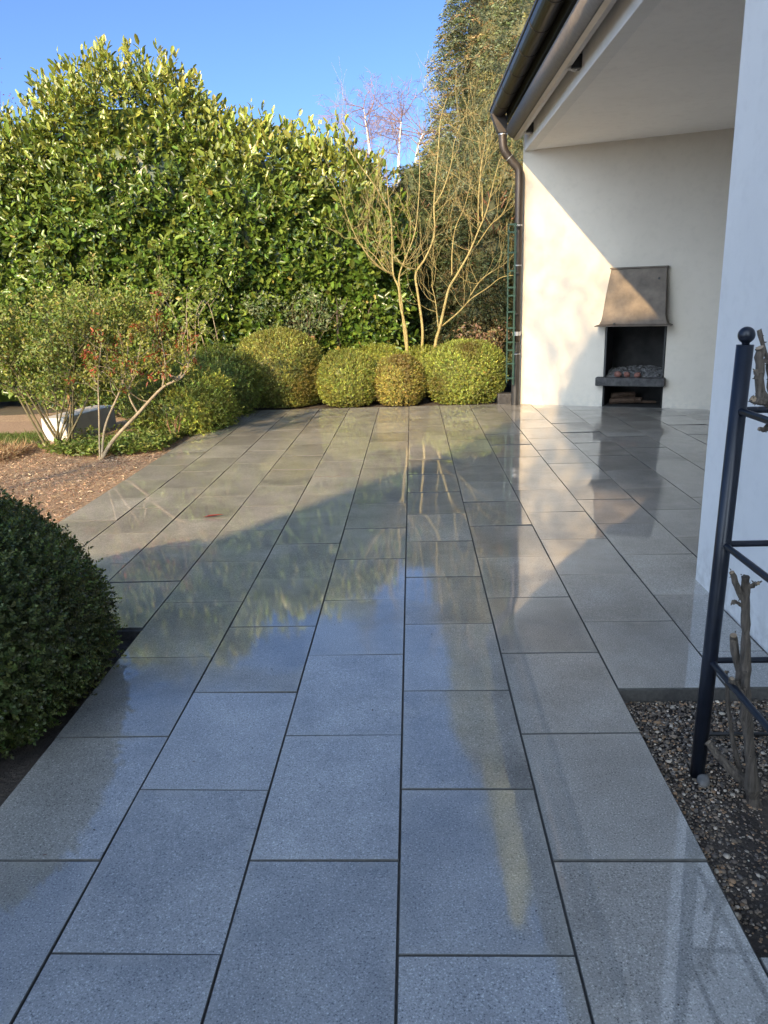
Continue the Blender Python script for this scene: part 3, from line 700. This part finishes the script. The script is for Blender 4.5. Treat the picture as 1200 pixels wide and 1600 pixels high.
boxwood('boxwood_ball', (.78, 10.85, .36), (.55, .55, .45), 70000, .0160, 116, 'wide flattened boxwood ball next to the white porch wall', rowg, (0.222, 0.257, 0.055), 2.5, .035, brown=((.14, .10, .03), -.45))
boxwood('boxwood_bush', (-2.72, 9.0, .24), (.60, .62, .46), 36000, .021, 117, 'loose pale green boxwood bush spilling over the left patio edge', 'boxwood bushes on the left', (0.239, 0.272, 0.055), 2.1, .11, 5., wisps=.08)
boxwood('boxwood_bush', (-2.52, 10.0, .38), (.55, .50, .48), 26000, .020, 118, 'darker boxwood bush behind the loose bush at the patio corner', 'boxwood bushes on the left', (0.121, 0.162, 0.0338), 2.2, .08, 5., wisps=.05)

# ================================================================== CHERRY LAUREL
def laurel(c, rad, nshoot, seed, label, young, p=2.5, gaps=.0, buds=0, nb=7):
    rng = np.random.default_rng(seed); c = np.array(c, float); rad = np.array(rad, float)
    root = empty('cherry_laurel', (c[0], c[1], -.03), label, 'laurel', 'laurel hedge behind the patio')
    f = Field(seed, 3.2); f2 = Field(seed+1, 8.); f3 = Field(seed+2, 2.6)
    d = rand_dirs(rng, nshoot*4); view = unit(np.array([0.06, 0., 1.45]) - c)
    d = d[((d @ view > -.30) | (d[:, 2] > .55)) & (c[2] + d[:, 2]*super_r(d, rad, p) > .05)][:nshoot]; n = len(d)
    k = 1 + .055*f(d) + .03*f2(d)
    P = c + d*(super_r(d, rad, p)*k)[:, None]; Nn = super_n(d, rad, p)
    depth = np.where(rng.random(n) < .28, rng.uniform(.26, .42, n), rng.uniform(0, 1, n)**1.5*.30)
    hole = np.clip(f3(P*1.0) - .15, 0, 1)*.34 + np.clip(f2(P*.9) - .1, 0, 1)*.26                       # uneven hollows between the branches
    P = P - Nn*np.minimum(depth + hole, .44)[:, None]
    f4 = Field(seed+4, 8.5); ok = (f4(P) < .38 + .5*rng.random(n)) | (depth > .2); P, Nn, d, depth = P[ok], Nn[ok], d[ok], depth[ok]; n = len(P)
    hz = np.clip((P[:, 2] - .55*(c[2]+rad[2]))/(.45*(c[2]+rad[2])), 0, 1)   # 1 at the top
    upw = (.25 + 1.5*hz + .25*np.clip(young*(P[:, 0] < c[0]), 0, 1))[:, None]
    ax = unit(Nn*1.0 + np.array([0, 0, 1.])*upw + rng.normal(0, .32, (n, 3)))
    T = np.repeat(np.arange(n), nb); idx = np.tile(np.arange(nb), n); az = idx*2.4 + np.repeat(rng.uniform(0, 6, n), nb)
    a = unit(np.cross(ax, rng.normal(size=(n, 3)))); b = np.cross(ax, a)
    rd = a[T]*np.cos(az)[:, None] + b[T]*np.sin(az)[:, None]
    s = (idx/(nb-1))[:, None]
    sl = (.13 + .17*hz)[T][:, None] * rng.uniform(.8, 1.2, n)[T][:, None]
    open_ = (1.0 - .45*hz)[T][:, None]
    D = unit(rd*(1.0 - .55*s)*open_ + ax[T]*(.30 + .75*s) + np.array([0, 0, -.28])*(1-s)*open_ + rng.normal(0, .15, (len(T), 3)))
    PP = P[T] + ax[T]*s*sl
    kp = rng.random(len(T)) < .84; T, PP, D, s = T[kp], PP[kp], D[kp], s[kp]
    Nl = ax[T]*.8 + np.array([-.10, -.35, .35]) + rng.normal(0, .38, (len(T), 3))
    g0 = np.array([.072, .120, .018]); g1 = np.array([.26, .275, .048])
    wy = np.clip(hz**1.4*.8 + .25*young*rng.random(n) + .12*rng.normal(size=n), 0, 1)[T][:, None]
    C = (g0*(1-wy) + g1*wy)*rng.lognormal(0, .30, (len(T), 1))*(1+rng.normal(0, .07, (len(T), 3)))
    Lf = np.clip(rng.lognormal(math.log(.094), .30, len(T)), .05, .17)
    yl = rng.random(len(T)) < .006; C[yl] = np.array([.30, .24, .06])
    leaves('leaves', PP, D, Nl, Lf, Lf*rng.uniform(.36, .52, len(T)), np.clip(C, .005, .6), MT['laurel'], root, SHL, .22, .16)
    core_mesh('inner_foliage', c, rad, p, f, .56, g0*.6, MT['laurel'], root, 36, 20)  # core leaf colour darkened so gaps between the shoots read as shade
    # flower bud candles
    if buds:
        i = rng.choice(n, min(buds, n), replace=False); i = i[(hz[i] > .12) | (rng.random(len(i)) < .1)]; q = P[i] + ax[i]*.10
        m = len(i); bd = unit(np.array([0, 0, 1.]) + ax[i]*.35 + rng.normal(0, .12, (m, 3)))
        ca = np.linspace(0, 2*math.pi, 4, endpoint=False); aa = unit(np.cross(bd, rng.normal(size=(m, 3)))); bb = np.cross(bd, aa)
        L = rng.uniform(.07, .12, m)
        V = []
        for t, r in ((0, .006), (.45, .009), (1., .002)):
            V.append(q[:, None] + bd[:, None]*(L[:, None, None]*t) + r*(aa[:, None]*np.cos(ca)[None, :, None] + bb[:, None]*np.sin(ca)[None, :, None]))
        V = np.stack(V, 1).reshape(m, 12, 3)
        Fq = np.array([(l*4+k_, l*4+(k_+1) % 4, l*4+4+(k_+1) % 4, l*4+4+k_) for l in range(2) for k_ in range(4)])
        C = vary(rng, m, (.26, .27, .08), .15, .05)
        raw_mesh('flower_buds', V.reshape(-1, 3), (np.arange(m)[:, None, None]*12 + Fq[None]).reshape(-1, 4), np.repeat(C, 12, 0), MT['bud'], root, 'stuff')
    mb = MB()
    for i in range(9):
        an = rng.uniform(0, 6.28); x, y = c[0] + rng.uniform(-.6, .6)*rad[0], c[1] - rng.uniform(.1, .75)*rad[1]
        tips = []; grow(mb, rng, (x, y, -.05), (rng.normal(0, .2), -.15, 1), c[2]*.75, .035, 2, tips, .2, .2, (2, 3), .5, .5)
    tag(mb.build('trunks', MT['bark'], root), kind='stuff')
    return root
laurel((-6.6, 12.9, 1.50), (1.9, 1.45, 2.90), 6000, 201, 'leftmost cherry laurel of the hedge, cut by the photo edge', .8, buds=700)
laurel((-4.25, 12.95, 1.70), (2.05, 1.50, 3.22), 10000, 202, 'tallest cherry laurel with light upright shoots in the hedge', .6, buds=1100)
laurel((-2.45, 12.75, 1.40), (1.30, 1.35, 2.70), 6000, 204, 'cherry laurel at the middle of the hedge, behind the largest boxwood ball', .3, buds=350)
laurel((-1.05, 12.75, 1.25), (1.12, 1.20, 2.40), 6000, 203, 'dark glossy cherry laurel at the right end of the hedge', .0, buds=220)

# ================================================================== CONIFERS AND MIXED EVERGREENS
def conifer(name, c, rfun, H, n, seed, label, cat, cols, z0=.2, bough=.42, nl=44, droop=.5, parent_core=True, lw=(.03, .075), group=None):
    rng = np.random.default_rng(seed); root = empty(name, (c[0], c[1], -.05), label, cat, group)
    f = Field(seed, 1.4); f2 = Field(seed+1, 3.3)
    z = np.where(rng.random(n*3) < .8, rng.uniform(z0, min(H, 7.8), n*3), rng.uniform(z0, H, n*3)); an = rng.uniform(0, 2*math.pi, n*3)
    w = rfun(z)/max(rfun(np.array([z0]))[0], .1); m = rng.random(n*3) < np.clip(w, .05, 1)
    m &= np.cos(an + math.pi/2) > -.55        # the side towards the garden and both flanks
    z, an = z[m][:n], an[m][:n]; k = len(z)
    o = np.stack([np.cos(an), np.sin(an), np.zeros(k)], -1)
    P0 = np.stack([np.full(k, c[0]), np.full(k, c[1]), z], -1)
    r = rfun(z)*(1 + .13*f(P0 + o) + .07*f2(P0 + o*2)) - rng.uniform(0, 1, k)**1.6*.5
    P = P0 + o*r[:, None]
    ax = unit(o + np.array([0, 0, .35]) + rng.normal(0, .35, (k, 3)))
    T = np.repeat(np.arange(k), nl); t = np.tile(np.linspace(0, 1, nl), k)[:, None] 
    sd = unit(np.cross(ax, np.array([0, 0, 1.]) + rng.normal(0, .4, (k, 3)))); side = np.where(np.tile(np.arange(nl) % 2, k) == 0, 1., -1.)[:, None]
    L = (bough*rng.uniform(.6, 1.3, k))[T][:, None]
    C0 = np.asarray(cols)[rng.choice(len(cols), k, p=None)]
    pos = P[T] + ax[T]*(t-.5)*L + np.array([0, 0, -1.])*(t**2)*L*droop + sd[T]*side*rng.uniform(0, .25, (len(T), 1))*L*(1-.6*t)
    D = unit(ax[T]*.9 + sd[T]*side*rng.uniform(.2, 1.1, (len(T), 1)) + np.array([0, 0, -1.])*t*droop*1.3 + rng.normal(0, .3, (len(T), 3)))
    Nl = unit(np.cross(ax, sd))[T] + rng.normal(0, .6, (len(T), 3)) + np.array([0, -.3, .3])
    C = C0[T]*rng.lognormal(0, .28, (len(T), 1))*(1 + rng.normal(0, .06, (len(T), 3))); C = C*(1 + .25*f2(P)[T])[:, None]
    leaves('foliage', pos, D, Nl, rng.uniform(*lw, len(T)), rng.uniform(.013, .024, len(T)), np.clip(C, .006, .6), MT['needle'], root, SH4, .1, .25)
    mb = MB(); mb.tube([(c[0], c[1], -.1), (c[0]+.05, c[1], H*.5), (c[0], c[1], H*.97)], [.16, .11, .02], 10)
    for i in range(60):
        zz = rng.uniform(.6, H*.9); aa = rng.uniform(math.pi*.9, math.pi*2.1); rr = rfun(np.array([zz]))[0]*.8
        mb.tube([(c[0], c[1], zz), (c[0]+rr*.5*math.cos(aa), c[1]+rr*.5*math.sin(aa), zz+.1), (c[0]+rr*math.cos(aa), c[1]+rr*math.sin(aa), zz+.25)], [.035, .022, .008], 5, cap=False)
    mb.build('trunk', MT['conbark'], root)
    if parent_core:
        nz = 16; mb = MB(); zz = np.linspace(z0, H*.98, nz)
        mb.add([(c[0]+.70*rfun(np.array([q]))[0]*math.cos(a_), c[1]+.70*rfun(np.array([q]))[0]*math.sin(a_), q) for q in zz for a_ in np.linspace(0, 2*math.pi, 16, endpoint=False)],
               [(i*16+j, i*16+(j+1) % 16, i*16+16+(j+1) % 16, i*16+16+j) for i in range(nz-1) for j in range(16)])
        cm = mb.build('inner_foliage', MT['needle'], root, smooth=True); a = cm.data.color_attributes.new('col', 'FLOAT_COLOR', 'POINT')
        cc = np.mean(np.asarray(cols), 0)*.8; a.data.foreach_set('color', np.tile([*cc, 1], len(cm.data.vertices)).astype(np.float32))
    return root
conifer('juniper_bush', (.75, 16.6), lambda z: 1.5*np.clip(1 - (np.maximum(z-.8, 0)/3.9)**2.4, .02, 1), 4.5, 1500, 304, 'grey green juniper top showing through the twigs left of the cypress', 'juniper', [(.12, .15, .07), (.15, .18, .09), (.10, .13, .06)], bough=.36)
CYP = [(.14, .165, .085), (.165, .195, .12), (.12, .145, .06), (.20, .19, .07), (.25, .185, .085), (.085, .11, .045), (.15, .175, .10)]
conifer('cypress_tree', (2.35, 14.6), lambda z: 2.45*np.clip(1 - (np.maximum(z, 0)/13.5)**1.5, 0, 1), 13, 5200, 301, 'tall blue green cypress towering behind the porch corner', 'conifer', CYP, bough=.42)
conifer('juniper_bush', (.12, 13.6), lambda z: 1.0*np.clip(1 - (np.maximum(z-.6, 0)/3.1)**2.4, .02, 1), 3.5, 1900, 302, 'feathery green juniper between the laurel and the tall cypress', 'juniper', [(.075, .10, .04), (.10, .125, .05), (.06, .085, .03), (.11, .115, .06)], bough=.34)
conifer('juniper_bush', (1.35, 12.6), lambda z: .95*np.clip(1 - (np.maximum(z-.5, 0)/2.6)**2.2, .02, 1), 3.0, 1500, 303, 'low dark evergreen under the cypress behind the bare shrub', 'juniper', [(.05, .075, .03), (.06, .085, .045), (.075, .08, .035), (.09, .075, .035)], bough=.34)

# ================================================================== BARE SHRUB (ochre bark, many stems)
ST = {
'1': [(-.01,.58),(-.03,.95),(-.1,1.31),(-.12,1.55),(-.19,1.73),(-.2,1.99),(-.2,2.37),(-.23,2.66),(-.25,3.19)],
'1p': [(-.02,.61),(-.06,.99),(-.08,1.31),(-.11,1.59),(-.1,1.75),(-.02,1.94),(.12,2.27),(.18,2.65),(.21,3.17),(.18,3.41)],
'1b': [(-.19,1.73),(-.41,1.86),(-.65,2.17),(-.79,2.49),(-.83,2.64)],
'1c': [(-.23,2.6),(-.42,2.91),(-.59,3.14),(-.73,3.33)],
'1e': [(-.19,1.73),(-.32,1.82),(-.47,2.02),(-.71,2.19)],
'2': [(.2,.65),(.21,.99),(.15,1.48),(.13,1.74),(.27,1.95),(.4,2.26),(.4,2.66),(.45,3.16),(.49,3.6),(.51,3.76),(.6,4.02)],
'2b': [(.4,2.64),(.52,2.82),(.64,3.16),(.68,3.42),(.77,3.63)],
'2c': [(.13,1.8),(-.05,1.85),(-.2,2.05)],
'3': [(.39,.71),(.46,.98),(.53,1.27),(.6,1.53),(.72,1.72),(.88,1.99),(1.01,2.28),(1.12,2.53),(1.2,2.84),(1.29,3.18)],
'3b': [(.64,1.7),(.65,2.02),(.7,2.34),(.83,2.62),(.94,3.01)],
'3c': [(1.01,2.33),(1.01,2.74),(1.05,3.14),(1.09,3.38),(1.1,3.58)],
'3d': [(.76,1.8),(1.01,2.12),(1.19,2.36),(1.38,2.54),(1.51,2.93)],
'3e': [(1.07,2.43),(1.06,2.84),(1.04,3.1),(1.07,3.22)],
'4': [(.49,1.),(.72,1.19),(.9,1.37),(1.12,1.51),(1.3,1.64),(1.48,1.67)],
'4b': [(.9,1.41),(1.06,1.64),(1.35,1.81)],
'5': [(.44,.98),(.4,1.38),(.35,1.58)]}
DY = {'1': .0, '1p': .05, '1b': -.25, '1c': -.2, '1e': .2, '2': .15, '2b': .0, '2c': -.15, '3': -.05, '3b': .2, '3c': -.1, '3d': .1, '3e': .0, '4': -.3, '4b': -.2, '5': .1}
RD = {'1': .024, '1p': .020, '2': .023, '3': .026, '4': .012}
brng = np.random.default_rng(77)
bs = empty('bare_shrub', (.25, 11.35, -.03), 'leafless multi stemmed shrub with ochre bark behind the boxwood row', 'shrub')
tw = MB(); tips = []
for kx, pts in ST.items():
    n = len(pts); main = kx in ('1', '1p', '2', '3')
    P = [(x, 11.35 + (DY[kx]*i/(n-1) if main else DY[kx]*(.4 + .6*i/(n-1))), z) for i, (x, z) in enumerate(pts)]
    if not main:                                   # start on the stem it leaves
        P[0] = (P[0][0], 11.36, P[0][2])
    if main: P = [(P[0][0]*.7 + .06, 11.36, -.06)] + P
    r0 = RD.get(kx, .0105); C = curve_pts(P, 5*n)
    m = MB(); m.tube(C, np.linspace(r0, max(.004, r0*.18), len(C)), 8 if main else 6); m.build('stem', MT['yellowbark'], bs, smooth=True)
    for i in range(12 if main else 7):
        q = C[brng.integers(int(len(C)*(.45 if main else .25)), len(C))]
        grow(tw, brng, q, (brng.normal(0, .8), brng.normal(0, .6), brng.uniform(.1, 1.0)), brng.uniform(.3, .7), .0036, 2, tips, .24, .4, (2, 3), .6, .62, .6, sides=(4, 3, 3), minr=.0014)
tag(tw.build('twigs', MT['yellowbark'], bs), kind='stuff')

# ================================================================== FAR TREES
rb = np.random.default_rng(55)
br = empty('birch_tree', (-.9, 32, -.1), 'distant leafless birch with pale trunk and drooping reddish twigs', 'tree')
mt, mw = MB(), MB(); tips = []
for (x, top, lean) in ((-1.25, 8.3, -.04), (-.45, 8.0, .03), (.1, 7.4, .06)):
    P = curve_pts([(x*.6-.3, 32, -.1), (x, 32.1, 3.5), (x+lean*4, 32, 6.5), (x+lean*9, 31.9, top)], 14); mt.tube(P, np.linspace(.13, .012, 14), 7)
    for i in range(26):
        q = P[rb.integers(5, 14)]
        grow(mw, rb, q, (rb.normal(0, 1), rb.normal(0, .6), rb.uniform(.3, 1.1)), rb.uniform(.6, 1.15), .018, 3, tips, -.06, .35, (3, 4), .55, .66, .55, sides=(4, 3, 3, 3), minr=.0045)
mt.build('trunk', MT['birchbark'], br); tag(mw.build('twigs', MT['pinktwig'], br), kind='stuff')
rt = empty('red_bud_tree', (-8.6, 16, -.1), 'slim tree with dark red buds showing at the upper left edge', 'tree')
mw = MB(); tips = []; grow(mw, rb, (-8.6, 16, -.1), (.02, 0, 1), 3.2, .07, 4, tips, .12, .2, (3, 4), .5, .62, .55, minr=.004); mw.build('branches', MT['bark'], rt)
ends = np.array([p_[-1] for p_, dp_ in tips if dp_ <= 1]); n = len(ends); ii = rb.integers(0, n, n*5)
leaves('red_buds', ends[ii] + rb.normal(0, .06, (len(ii), 3)), rand_dirs(rb, len(ii)), rand_dirs(rb, len(ii)), .05, .025, vary(rb, len(ii), (.22, .045, .06), .2), MT['leaf'], rt, SH4)

# ================================================================== SHRUBS ON THE LEFT
def leafy(root, stems, rng, mat, twig_n, twig_L, depth, leaf, cols, nleaf, part='leaves', lo=.35, up=.12, spread=.8, shape=SH6, extra=None, sides=6):
    mb = MB(); tips = []
    for pts, r0 in stems:
        C = curve_pts(pts, 5*len(pts)); m = MB(); m.tube(C, np.linspace(r0, r0*.35, len(C)), sides); m.build('stem', mat, root, smooth=True)
        for i in range(twig_n):
            q = C[rng.integers(int(len(C)*lo), len(C))]; d = rng.normal(0, spread, 3); d[2] = abs(d[2])*.8 + .15
            grow(mb, rng, q, d, rng.uniform(.6, 1.3)*twig_L, max(.0035, r0*.3), depth, tips, up, .4, (2, 3), .6, .65, .6, sides=(4, 3, 3), minr=.002)
    tag(mb.build('twigs', mat, root), kind='stuff')
    seg = np.array([p_[rng.integers(1, len(p_))] if rng.random() < .5 else p_[-1] for p_, d_ in tips if d_ <= 1 for _ in range(nleaf)])
    n = len(seg); P = seg + rng.normal(0, leaf*.8, (n, 3))
    D = unit(rand_dirs(rng, n) + np.array([0, -.1, .1])); N_ = unit(rng.normal(0, .45, (n, 3)) + np.array([-.2, -.55, .5]))
    ci = rng.integers(0, len(cols), n)
    leaves(part, P, D, N_, leaf*rng.uniform(.6, 1.3, n), leaf*.55*rng.uniform(.7, 1.2, n), vary(rng, n, np.asarray(cols)[ci], .2, .06), MT['leaf'], root, shape, .2, .15)
    return tips
lr = np.random.default_rng(91)
ro = empty('rose_bush', (-3.72, 7.85, -.02), 'wide small leaved rose bush with arching canes left of the concrete block', 'rose bush')
stems = []
for i in range(15):
    a = lr.uniform(-1.35, 1.05); L = lr.uniform(.9, 1.45); b = -3.72 + lr.normal(0, .07); yy = 7.85 + lr.normal(0, .07); dy = lr.normal(0, .28)
    stems.append(([(b, yy, -.04), (b + .33*L*math.sin(a), yy + dy*.4, .42*L), (b + .62*L*math.sin(a), yy + dy*.8, .82*L), (b + .95*L*math.sin(a), yy + dy*1.3, 1.16*L*(1-.18*abs(a)))], lr.uniform(.009, .014)))
leafy(ro, stems, lr, MT['greenstem'], 19, .32, 1, .040, [(.13, .18, .028), (.17, .215, .035), (.09, .135, .022), (.22, .22, .05)], 17, lo=.33)
ph = empty('red_leaved_shrub', (-3.04, 7.28, -.02), 'crooked shrub with grey stems and tufts of dark red young leaves', 'shrub')
stems = [([(-3.04, 7.28, -.04), (-2.9, 7.3, .16), (-2.62, 7.3, .42), (-2.36, 7.32, .66), (-2.16, 7.35, .76), (-2.08, 7.36, .92)], .022),
         ([(-3.03, 7.28, -.04), (-2.96, 7.3, .3), (-2.8, 7.35, .62), (-2.72, 7.4, .85), (-2.66, 7.38, 1.12)], .014),
         ([(-2.62, 7.3, .42), (-2.68, 7.28, .62), (-2.6, 7.3, .82), (-2.5, 7.3, 1.12)], .010), ([(-2.36, 7.32, .66), (-2.30, 7.3, .88), (-2.32, 7.3, 1.18)], .009),
         ([(-3.05, 7.28, -.04), (-3.02, 7.33, .4), (-3.0, 7.4, .8), (-2.92, 7.45, 1.2)], .010)]
tips = leafy(ph, stems, lr, MT['greycane'], 10, .24, 1, .036, [(.17, .19, .03), (.21, .21, .04), (.13, .15, .025)], 15, lo=.45)
ends = np.array([p_[-1] for p_, d_ in tips if d_ == 0 and p_[-1][2] > .55]); ends = ends[lr.choice(len(ends), min(55, len(ends)), replace=False)]
ii = np.repeat(np.arange(len(ends)), 12); D = unit(rand_dirs(lr, len(ii)) + np.array([0, 0, .3]))
leaves('red_young_leaves', ends[ii] + lr.normal(0, .02, (len(ii), 3)), D, rand_dirs(lr, len(ii)) + np.array([-.2, -.5, .5]), lr.uniform(.03, .055, len(ii)), .015, vary(lr, len(ii), (.24, .062, .022), .25, .08), MT['leaf'], ph, SH6)
lg = empty('young_privet', (-4.35, 10.15, -.02), 'low bright green leafy bush between the rose bush and the hedge', 'shrub')
stems = [([(-4.35+lr.normal(0, .3), 10.15+lr.normal(0, .1), -.04), (-4.35+a*.8, 10.1, .45), (-4.35+a*1.25, 10.05+lr.normal(0, .15), .75+lr.uniform(0, .5))], .010) for a in np.linspace(-1.5, 1.0, 16)]
leafy(lg, stems, lr, MT['greenstem'], 10, .25, 1, .07, [(.13, .19, .03), (.17, .22, .04), (.09, .15, .025)], 8, lo=.1)
# thin leafy canes between hedge and boxwood
yc = empty('leafy_cane_shrub', (-3.05, 10.9, -.02), 'thin upright canes with sparse leaves in front of the hedge', 'shrub')
stems = [([(x, 10.9, -.04), (x+lr.normal(0, .05), 10.9, .6), (x+lr.normal(0, .1), 10.9, 1.2), (x+lr.normal(0, .15), 10.9, 1.2+lr.uniform(.2, .7))], .010) for x in (-3.25, -3.1, -2.98, -2.85, -2.7)]
leafy(yc, stems, lr, MT['greycane'], 5, .22, 1, .05, [(.15, .19, .03), (.19, .22, .04)], 5, lo=.25)
gs = empty('grey_green_shrub', (-1.62, 11.55, -.02), 'pale grey green shrub rising behind the largest boxwood ball', 'shrub')
stems = [([(-1.62+lr.normal(0, .1), 11.55, -.04), (-1.62+a*.4, 11.5, .7), (-1.62+a*.9, 11.45+lr.normal(0, .1), 1.05+lr.uniform(0, .38))], .011) for a in np.linspace(-.75, .6, 9)]
leafy(gs, stems, lr, MT['greenstem'], 6, .22, 1, .055, [(.13, .17, .075), (.16, .20, .09), (.10, .14, .05)], 5, lo=.55)
hy_ = empty('dry_hydrangea', (1.12, 11.75, -.02), 'shrub with dry pinkish brown leaves beside the green trellis', 'shrub')
stems = [([(1.12+lr.normal(0, .08), 11.75, -.04), (1.12+a*.5, 11.7, .45), (1.12+a, 11.65, .68+lr.uniform(0, .28))], .010) for a in np.linspace(-.36, .3, 8)]
leafy(hy_, stems, lr, MT['greycane'], 6, .16, 1, .05, [(.24, .15, .10), (.20, .13, .06), (.14, .14, .05)], 8, lo=.5)
rd = empty('red_stemmed_seedling', (-2.56, 8.15, -.02), 'small bare red brown shoot at the left patio edge', 'shrub')
m = MB(); tips = []
for a in (-.3, .05, .35, .6): grow(m, lr, (-2.56, 8.15, -.03), (a, 0, 1), .26, .007, 1, tips, .1, .2, (2, 2), .4)
m.build('stems', MT['conbark'], rd)

# small things on the left
bk = empty('concrete_block', (-3.93, 8.6, 0), 'pale concrete garden block partly hidden behind the rose canes', 'concrete block')
m = MB(); m.box((-.13, -.30, -.03), (.17, .75, .25)); o = m.build('block_body', MT['concrete'], None, bevel=.012)
o.parent = bk; bk.rotation_euler[2] = R(-9)
m = MB(); m.tube([(-4.06, 9.0, -.05), (-4.03, 9.0, 1.3)], [.028, .024], 9); tag(m.build('wooden_stake', MT['stake']), 'upright weathered wooden stake behind the rose bush', 'stake')
m = MB(); m.tube([(-1.40, 11.35, -.05), (-1.385, 11.32, .92)], [.034, .032], 9); tag(m.build('wooden_stake', MT['stake']), 'short thick brown stake behind the largest boxwood ball', 'stake')
m = MB(); m.box((1.20, 10.36, -.03), (1.46, 10.50, .13)); tag(m.build('edging_stone', MT['shelfstone'], bevel=.01), 'dark edging stone at the foot of the downpipe', 'stone')

# ================================================================== GROUND COVER, CHIPS, GRASS, LITTER
gr = np.random.default_rng(13)
def scatter(name, n, xr, yr, z, L, Wd, cols, mat, label, cat, upness, shape=SH4, keep=None, clump=None, zr=0., droop=.3):
    P = np.stack([gr.uniform(*xr, n), gr.uniform(*yr, n), np.full(n, z) + gr.uniform(0, 1, n)*zr], -1)
    if clump is not None: P = P[clump(P) > gr.uniform(-.6, .6, n)]
    if keep is not None: P = P[keep(P)]
    n = len(P); D = gr.normal(size=(n, 3)); D[:, 2] = np.abs(D[:, 2])*.3 + upness; D = unit(D)
    N_ = gr.normal(0, .5, (n, 3)) + np.array([0, -.2, 1.])
    C = vary(gr, n, np.asarray(cols)[gr.integers(0, len(cols), n)], .25, .06)
    return tag(leaves(name, P, D, N_, L*gr.uniform(.5, 1.4, n), Wd*gr.uniform(.6, 1.3, n), C, mat, None, shape, .15, droop), label, cat)
scatter('bark_chips', 34000, (-6.5, -6*A-.03), (4.2, 8.3), -.016, .030, .006, [(.28, .18, .11), (.38, .27, .18), (.19, .115, .075), (.48, .37, .25), (.15, .09, .065)], MT['chip'], 'brown bark chips covering the mulch bed on the left', 'bark mulch', .12, zr=.02)
scatter('grass_blades', 16000, (-7.5, -4.1), (7.9, 8.72), .01, .06, .006, [(.07, .12, .02), (.10, .15, .03), (.14, .15, .05)], MT['grass'], 'short green grass on the small lawn strip at left', 'grass', .9)
scatter('dry_grass', 8000, (-5.6, -3.95), (7.15, 7.85), -.01, .11, .006, [(.32, .23, .12), (.24, .16, .08), (.40, .31, .18), (.16, .10, .06)], MT['grass'], 'straw coloured dead stalks at the foot of the rose bush', 'dry grass', .5, zr=.05)
fgc = Field(17, 3.5)
scatter('ground_cover', 15000, (-3.95, -2.5), (7.3, 8.9), .0, .045, .024, [(.13, .19, .035), (.17, .22, .05), (.09, .14, .025), (.20, .22, .06)], MT['leaf'], 'low green leafy ground cover under the shrubs at the patio edge', 'ground cover', .35, SH6,
        keep=lambda P: ((P[:, 0]+3.1)/.85)**2 + ((P[:, 1]-8.05)/.75)**2 < 1, clump=lambda P: fgc(P)+.15, zr=.09)
scatter('fallen_leaves', 900, (-4.2, -3*A-.05), (1.4, 3.1), -.035, .025, .014, [(.10, .06, .03), (.06, .045, .03)], MT['leaf'], 'brown leaf litter on dark soil below the near boxwood ball', 'leaf litter', .1, SH6, zr=.01)
rlf = leaves('fallen_leaf', [(-1.42, 5.03, .006)], np.array([[1., .12, .03]]), np.array([[0., .1, 1.]]), .15, .035, [(.30, .05, .03)], MT['leaf'], None, SH6, .3, -.05, None); tag(rlf, 'single curled red leaf lying on the wet slabs', 'leaf')
n = 170; P = np.stack([gr.uniform(-2.3, 1.3, n), gr.uniform(1.2, 9.5, n), np.full(n, .003)], -1); P = P[(P[:, 0] > -1.1) | (P[:, 1] > 3.4)]; P = P[(P[:, 0] < .75) | (P[:, 1] > 2.8)]; n = len(P)
D = gr.normal(size=(n, 3)); D[:, 2] = .05
tag(leaves('patio_litter', P, D, np.tile([0, 0, 1.], (n, 1)), gr.lognormal(math.log(.010), .4, n), .005, vary(gr, n, (.04, .032, .022), .4), MT['leaf'], None, SH4, .1, -.1), 'tiny dark plant crumbs strewn over the wet slabs', 'litter')

# ================================================================== UNSEEN BEHIND THE CAMERA: HOUSE SHAPED TO SHADE THE PATIO, AND TREES
nb = empty('shading_house', (-2, -9, 0), 'tall rendered house with roofline shaped to cast the patio shade, behind the photographer, outside the picture', 'house')
pr = [(-7.2, -.1), (-7.2, 5.55), (-6.0, 5.7), (-5.5, 6.9), (-5.32, 8.3), (-4.75, 9.5), (-2.1, 9.5), (-2.1, -.1)]  # unseen house, outline stepped to throw the shadow edge on patio and wall
m = MB(); m.extrude(pr, lambda x, z: (x, -7, z), lambda x, z: (x, -13, z)); m.build('wall', MT['render'], nb)
up = pr[1:7]; m = MB(); m.extrude(up + [(x-.03, z+.06) for x, z in up[::-1]], lambda x, z: (x, -6.93, z), lambda x, z: (x, -13.1, z)); m.build('roof', MT['rooftile'], nb)
def garden_tree(x, y, H, seed, nl, label):
    gt = empty('garden_tree', (x, y, -.1), label, 'tree', 'trees behind the photographer')
    m = MB(); tips = []; tg = np.random.default_rng(seed)
    grow(m, tg, (x, y, -.1), (.02, 0, 1), H*.55, .11, 4, tips, .12, .2, (3, 4), .65, .55, .55, minr=.006); m.build('trunk', MT['bark'], gt)
    ends = np.array([p_[-1] for p_, d_ in tips if d_ <= 1]); ii = tg.integers(0, len(ends), nl)
    leaves('leaves', ends[ii] + tg.normal(0, .12, (len(ii), 3)), rand_dirs(tg, len(ii)), rand_dirs(tg, len(ii)), .09, .05, vary(tg, len(ii), (.08, .11, .03), .2), MT['leaf'], gt, SH4)
garden_tree(-7.5, -3.6, 6.8, 66, 1500, 'smaller half bare garden tree left behind the photographer, outside the picture')
garden_tree(-3.7, -4.4, 10.6, 67, 2200, 'taller half bare garden tree close behind the photographer, outside the picture')
